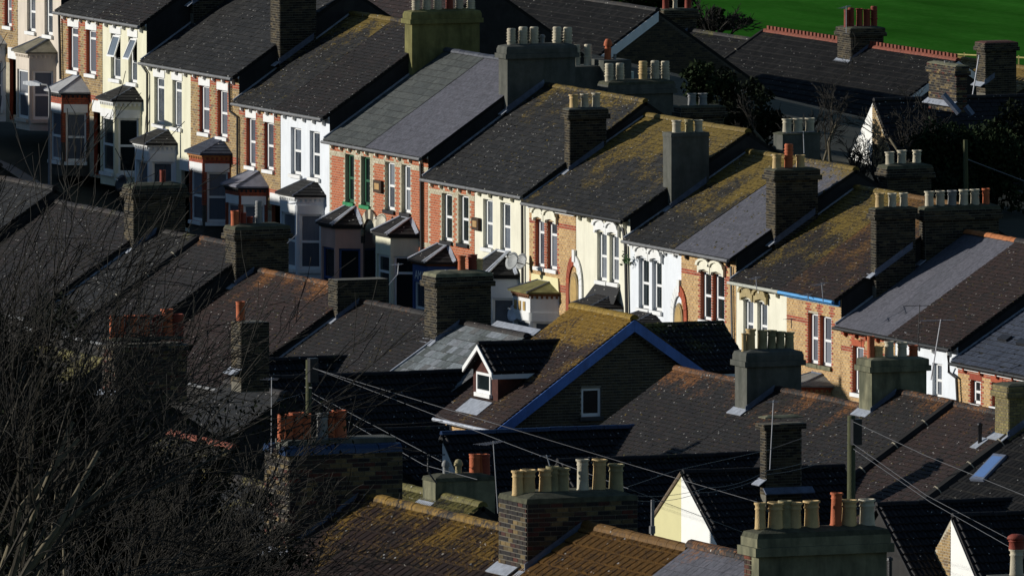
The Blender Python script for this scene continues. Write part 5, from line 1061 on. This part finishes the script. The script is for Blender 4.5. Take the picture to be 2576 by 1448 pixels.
def aerial(label, b, t, D, boom=.9, n=7, el=.35, ang=.2, mat=metalg, r=.016, mid=None):
    B, T = PD(*b, D), PD(*t, D); a = thing('television_aerial', label, 'aerial', B, 'television aerials'); mb = MB(); mb.tube([B]+([PD(*mid, D)] if mid else [])+[T], r, 6); part(mb, 'mast', mat, a)
    d = V(math.cos(ang), math.sin(ang), .05); mb = MB(); s_ = T-d*boom*.6-V(0, 0, .03); mb.tube([s_, s_+d*boom], r*.7, 5); part(mb, 'boom', mat, a)
    c = nrm(np.cross(d, V(0, 0, 1))); mb = MB()
    for i in range(n): p = s_+d*boom*(i+.3)/n; e = el*(1-.4*i/n)*.5; mb.tube([p-c*e, p+c*e], r*.35, 3)
    part(mb, 'element', mat, a, 'stuff')
aerial('small aerial on the dark roof of the narrow windowed cream house', (556, 197), (544, 148), 562, ang=2.2)
aerial('tall thin aerial at the verge left of the big slate panels', (834, 305), (834, 192), 552, ang=2.6)
aerial('aerial on the distant stack with red pots', (2128, 84), (2128, 16), 655, boom=1.1, ang=2.4)
aerial('aerial in front of the grey rendered stack with three pale pots', (2022, 386), (2020, 330), 520, boom=1.0, ang=1.2)
aerial('aerial above the sky blue fascia', (2070, 758), (2066, 711), 503, ang=2.3)
aerial('second aerial above the sky blue fascia, lower and to its left', (2034, 755), (2031, 738), 503, boom=.5, ang=2.3)
aerial('pale looped aerial above the cream gutter', (1903, 728), (1901, 696), 507, boom=.8, ang=2.4)
aerial('dark aerial rising in front of the plain grey felt slope', (2308, 870), (2313, 766), 495, ang=.6, mat=blk)
aerial('bright aerial with crooked arms in front of the brown roof on the right', (2341, 955), (2366, 803), 493, boom=1.1, ang=.9, r=.022)
aerial('white mast strapped to the brick stack on the black extension roof', (1936, 1180), (1945, 1006), float(np.dot(cx4-CAM, FW))-1.5, boom=.4, n=3, ang=2.6)
aerial('tall mast rising behind the terracotta pots at the glazed stack', (682, 1140), (683, 948), 295, boom=.3, n=3, ang=2.4, r=.009)
aerial('mast and broad aerial left of the mixed brick stack with buff pots', (1252, 1290), (1240, 1108), 286, boom=.6, n=9, ang=2.0, r=.009)
aerial('curved arm aerial left of the two mushroom ventilators', (1098, 1215), (1076, 1142), 360, boom=1.0, ang=1.4, mat=blk, r=.02, mid=(1076, 1185))
aerial('aerial on the mossy capped stack in front of the white bay', (722, 612), (747, 508), 497, boom=.5, ang=2.0, mid=(746, 590))
aerial('cranked aerial arm above the potless low stack', (978, 716), (1002, 662), 490, boom=.4, n=4, ang=2.0, mid=(1000, 690))
aerial('short aerial stub behind the buff pots', (1385, 1180), (1374, 1143), 400, boom=.3, n=3, ang=1.0)
aerial('leaning white stay on the distant mossy roof stack', (2446, 238), (2462, 140), 640, boom=.1, n=1, ang=1.0, r=.03)
aerial('small black aerial beside the sky blue fascia house bay', (1990, 825), (1990, 800), 504, boom=.4, n=4, ang=.3, mat=blk)
def dish(label, x, y, Y, r, mat, D=None):
    p = PY(x, y, Y) if D is None else PD(x, y, D); t = thing('satellite_dish', label, 'satellite dish', p, 'satellite dishes'); r = r*.85; n = nrm(V(.35, -.85, .35)); a = nrm(np.cross(n, V(0, 0, 1))); b = np.cross(n, a)
    prof = [(0.001, -.10), (.35, -.085), (.7, -.05), (1, 0), (1, .012), (.7, -.035), (.35, -.07), (.001, -.085)]; vs = []; fs = []; N = 18
    for rr, z in prof:
        for k in range(N): q_ = 2*math.pi*k/N; vs.append(p+(a*math.cos(q_)+b*math.sin(q_)*1.1)*rr*r+n*z*r*2)
    for i in range(len(prof)-1):
        for k in range(N): fs.append((i*N+k, i*N+(k+1) % N, (i+1)*N+(k+1) % N, (i+1)*N+k))
    part(MB().add(vs, fs), 'reflector', mat, t, smooth=True)
    mb = MB(); mb.tube([p-b*r*.9, p+n*r*1.1-b*r*.2], .012, 5); part(mb, 'feed_arm', gut, t); mb = MB(); q_ = p+n*r*1.1-b*r*.2; mb.tube([q_, q_-n*.12], .03, 8); part(mb, 'receiver', white, t)
    mb = MB(); mb.tube([p-n*.06, p-n*.1+V(0, .35, -.1)], .02, 6); part(mb, 'bracket', gut, t)
dish('cream satellite dish on the red brick wall between two bays', 956, 559, -.4, .34, M('cream_dish', [(.48, .44, .32)], .5))
dish('grey satellite dish above the bay of the ivory house', 1287, 656, -.9, .33, M('grey_dish', [(.26, .27, .26)], .5))
dish('lower pale satellite dish beside the ornate white bay', 1292, 786, -.9, .33, M('pale_dish', [(.55, .56, .6)], .5))
dish('black satellite dish on the lower wall of the cream bay', 304, 461, -1.1, .33, blk)
dish('round dish at the edge of the white wall by the apron bay', 1310, 657, -.3, .3, M('grey_dish', [(.26, .27, .26)], .5))
dish('grey satellite dish on the sunlit stock brick gable behind the twigs', 612, 1040, 0, .36, M('dark_grey_dish', [(.16, .17, .19)], .4), D=float(np.dot(PY(612, 1040, e1[2])-CAM, FW))-1.2)
def board(label, x0, y0, x1, y1, Y=-.12):
    a, b = PY(x0, y0, Y), PY(x1, y1, Y); t = thing('wall_sign', label, 'sign', b, 'framed boards on the red brick pair'); mb = MB(); mb.bx(a[0], b[0], Y, Y+.09, b[2], a[2]); part(mb, 'frame', M('dark_wood_frame', [(.05, .03, .018)]), t)
    mb = MB(); w = (b[0]-a[0])*.2; mb.bx(a[0]+w, b[0]-w, Y-.012, Y-.002, b[2]+.1, a[2]-.1); part(mb, 'board', M('varnished_board', [(.40, .24, .09)], .6, (5, .3)), t)
board('small wooden framed board right of the green windows', 938, 452, 957, 486)
board('small wooden framed board left of the ivory house windows', 1185, 546, 1202, 580)
lp = thing('street_lamp', 'grey street lamp in front of the beige house, top left', 'street lamp', PY(125, 420, -4)-V(0, 0, 1)); c = PY(125, 420, -4); t = PY(125, 228, -4); h = PY(104, 213, -4)
mb = MB(); mb.tube([c-V(0, 0, 1), c*.3+t*.7, t, t*.7+h*.3+V(0, 0, .13), h], [.07, .055, .045, .035, .03], 8); part(mb, 'column', gut, lp, smooth=True)
h2 = PY(63, 208, -4); d = h2-h; mb = MB(); s1 = nrm(np.cross(d, V(0, 0, 1)))*.12; mb.add([h+s1*.5+V(0, 0, .03), h-s1*.5+V(0, 0, .03), h-s1*.5-V(0, 0, .05), h+s1*.5-V(0, 0, .05), h+d*.5+s1+V(0, 0, .1), h+d*.5-s1+V(0, 0, .1), h+d*.5-s1-V(0, 0, .08), h+d*.5+s1-V(0, 0, .08), h2+s1*.7+V(0, 0, .05), h2-s1*.7+V(0, 0, .05), h2-s1*.7-V(0, 0, .06), h2+s1*.7-V(0, 0, .06)],
    [(0, 1, 5, 4), (1, 2, 6, 5), (2, 3, 7, 6), (3, 0, 4, 7), (4, 5, 9, 8), (5, 6, 10, 9), (6, 7, 11, 10), (7, 4, 8, 11), (0, 3, 2, 1), (8, 9, 10, 11)]); part(mb, 'lantern', M('lamp_grey', [(.4, .42, .44)], .5), lp)
# rail fence along the playing field
fn = thing('rail_fence', 'pale wooden rail fence at the near edge of the playing field', 'fence', PD(2500, 160, 760)); a, b = PD(2380, 136, 760), PD(2700, 152, 750); 
for dz_ in (0, -.55): mb = MB(); mb.tube([a+V(0, 0, dz_), b+V(0, 0, dz_)], .035, 4); part(mb, 'rail', M('pale_rail', [(.4, .34, .12)]), fn)
for k in range(8): q_ = a*(1-k/7)+b*k/7; mb = MB(); mb.tube([q_-V(0, 0, 1.3), q_+V(0, 0, .1)], .045, 4); part(mb, 'post', M('pale_rail', [(.4, .34, .12)]), fn)

# moss cushions on the weathered slopes
mossg = M('roof_moss', [(.055, .05, .015), (.12, .085, .018), (.035, .04, .014), (.17, .11, .02)], .95, (9, .3), bump=0)
mossp = M('grey_lichen_spot', [(.12, .12, .10), (.22, .21, .18), (.07, .07, .06)], .95, (9, .3), bump=0)
for k_, n_ in (((2, 0), 260), ((4, 0), 160), ((4, 1), 260), ((5, 0), 420), ((5, 1), 380), ((6, 0), 480), ((7, 0), 420), ((7, 1), 380), ((8, 1), 160), ((6, 1), 120)): moss(HS[k_][1], n_, mossg)
for k_ in HS:
    if k_ not in ((3, 0), (3, 1), (8, 0)): moss(HS[k_][1], 70, mossp, 1.0, .035)
for k_, n_ in (('p', 420), ('q', 520), ('d', 220), ('e', 160), ('g', 200), ('h', 260), ('i', 240), ('j', 240), ('k', 120), ('m', 160), ('u', 200)): moss(R2[k_][1], n_, mossg, 1.7, .035 if k_ in 'pq' else .05)
for k_ in 'abcdeghijk': moss(R2[k_][1], 110, mossp, 1.0, .035)
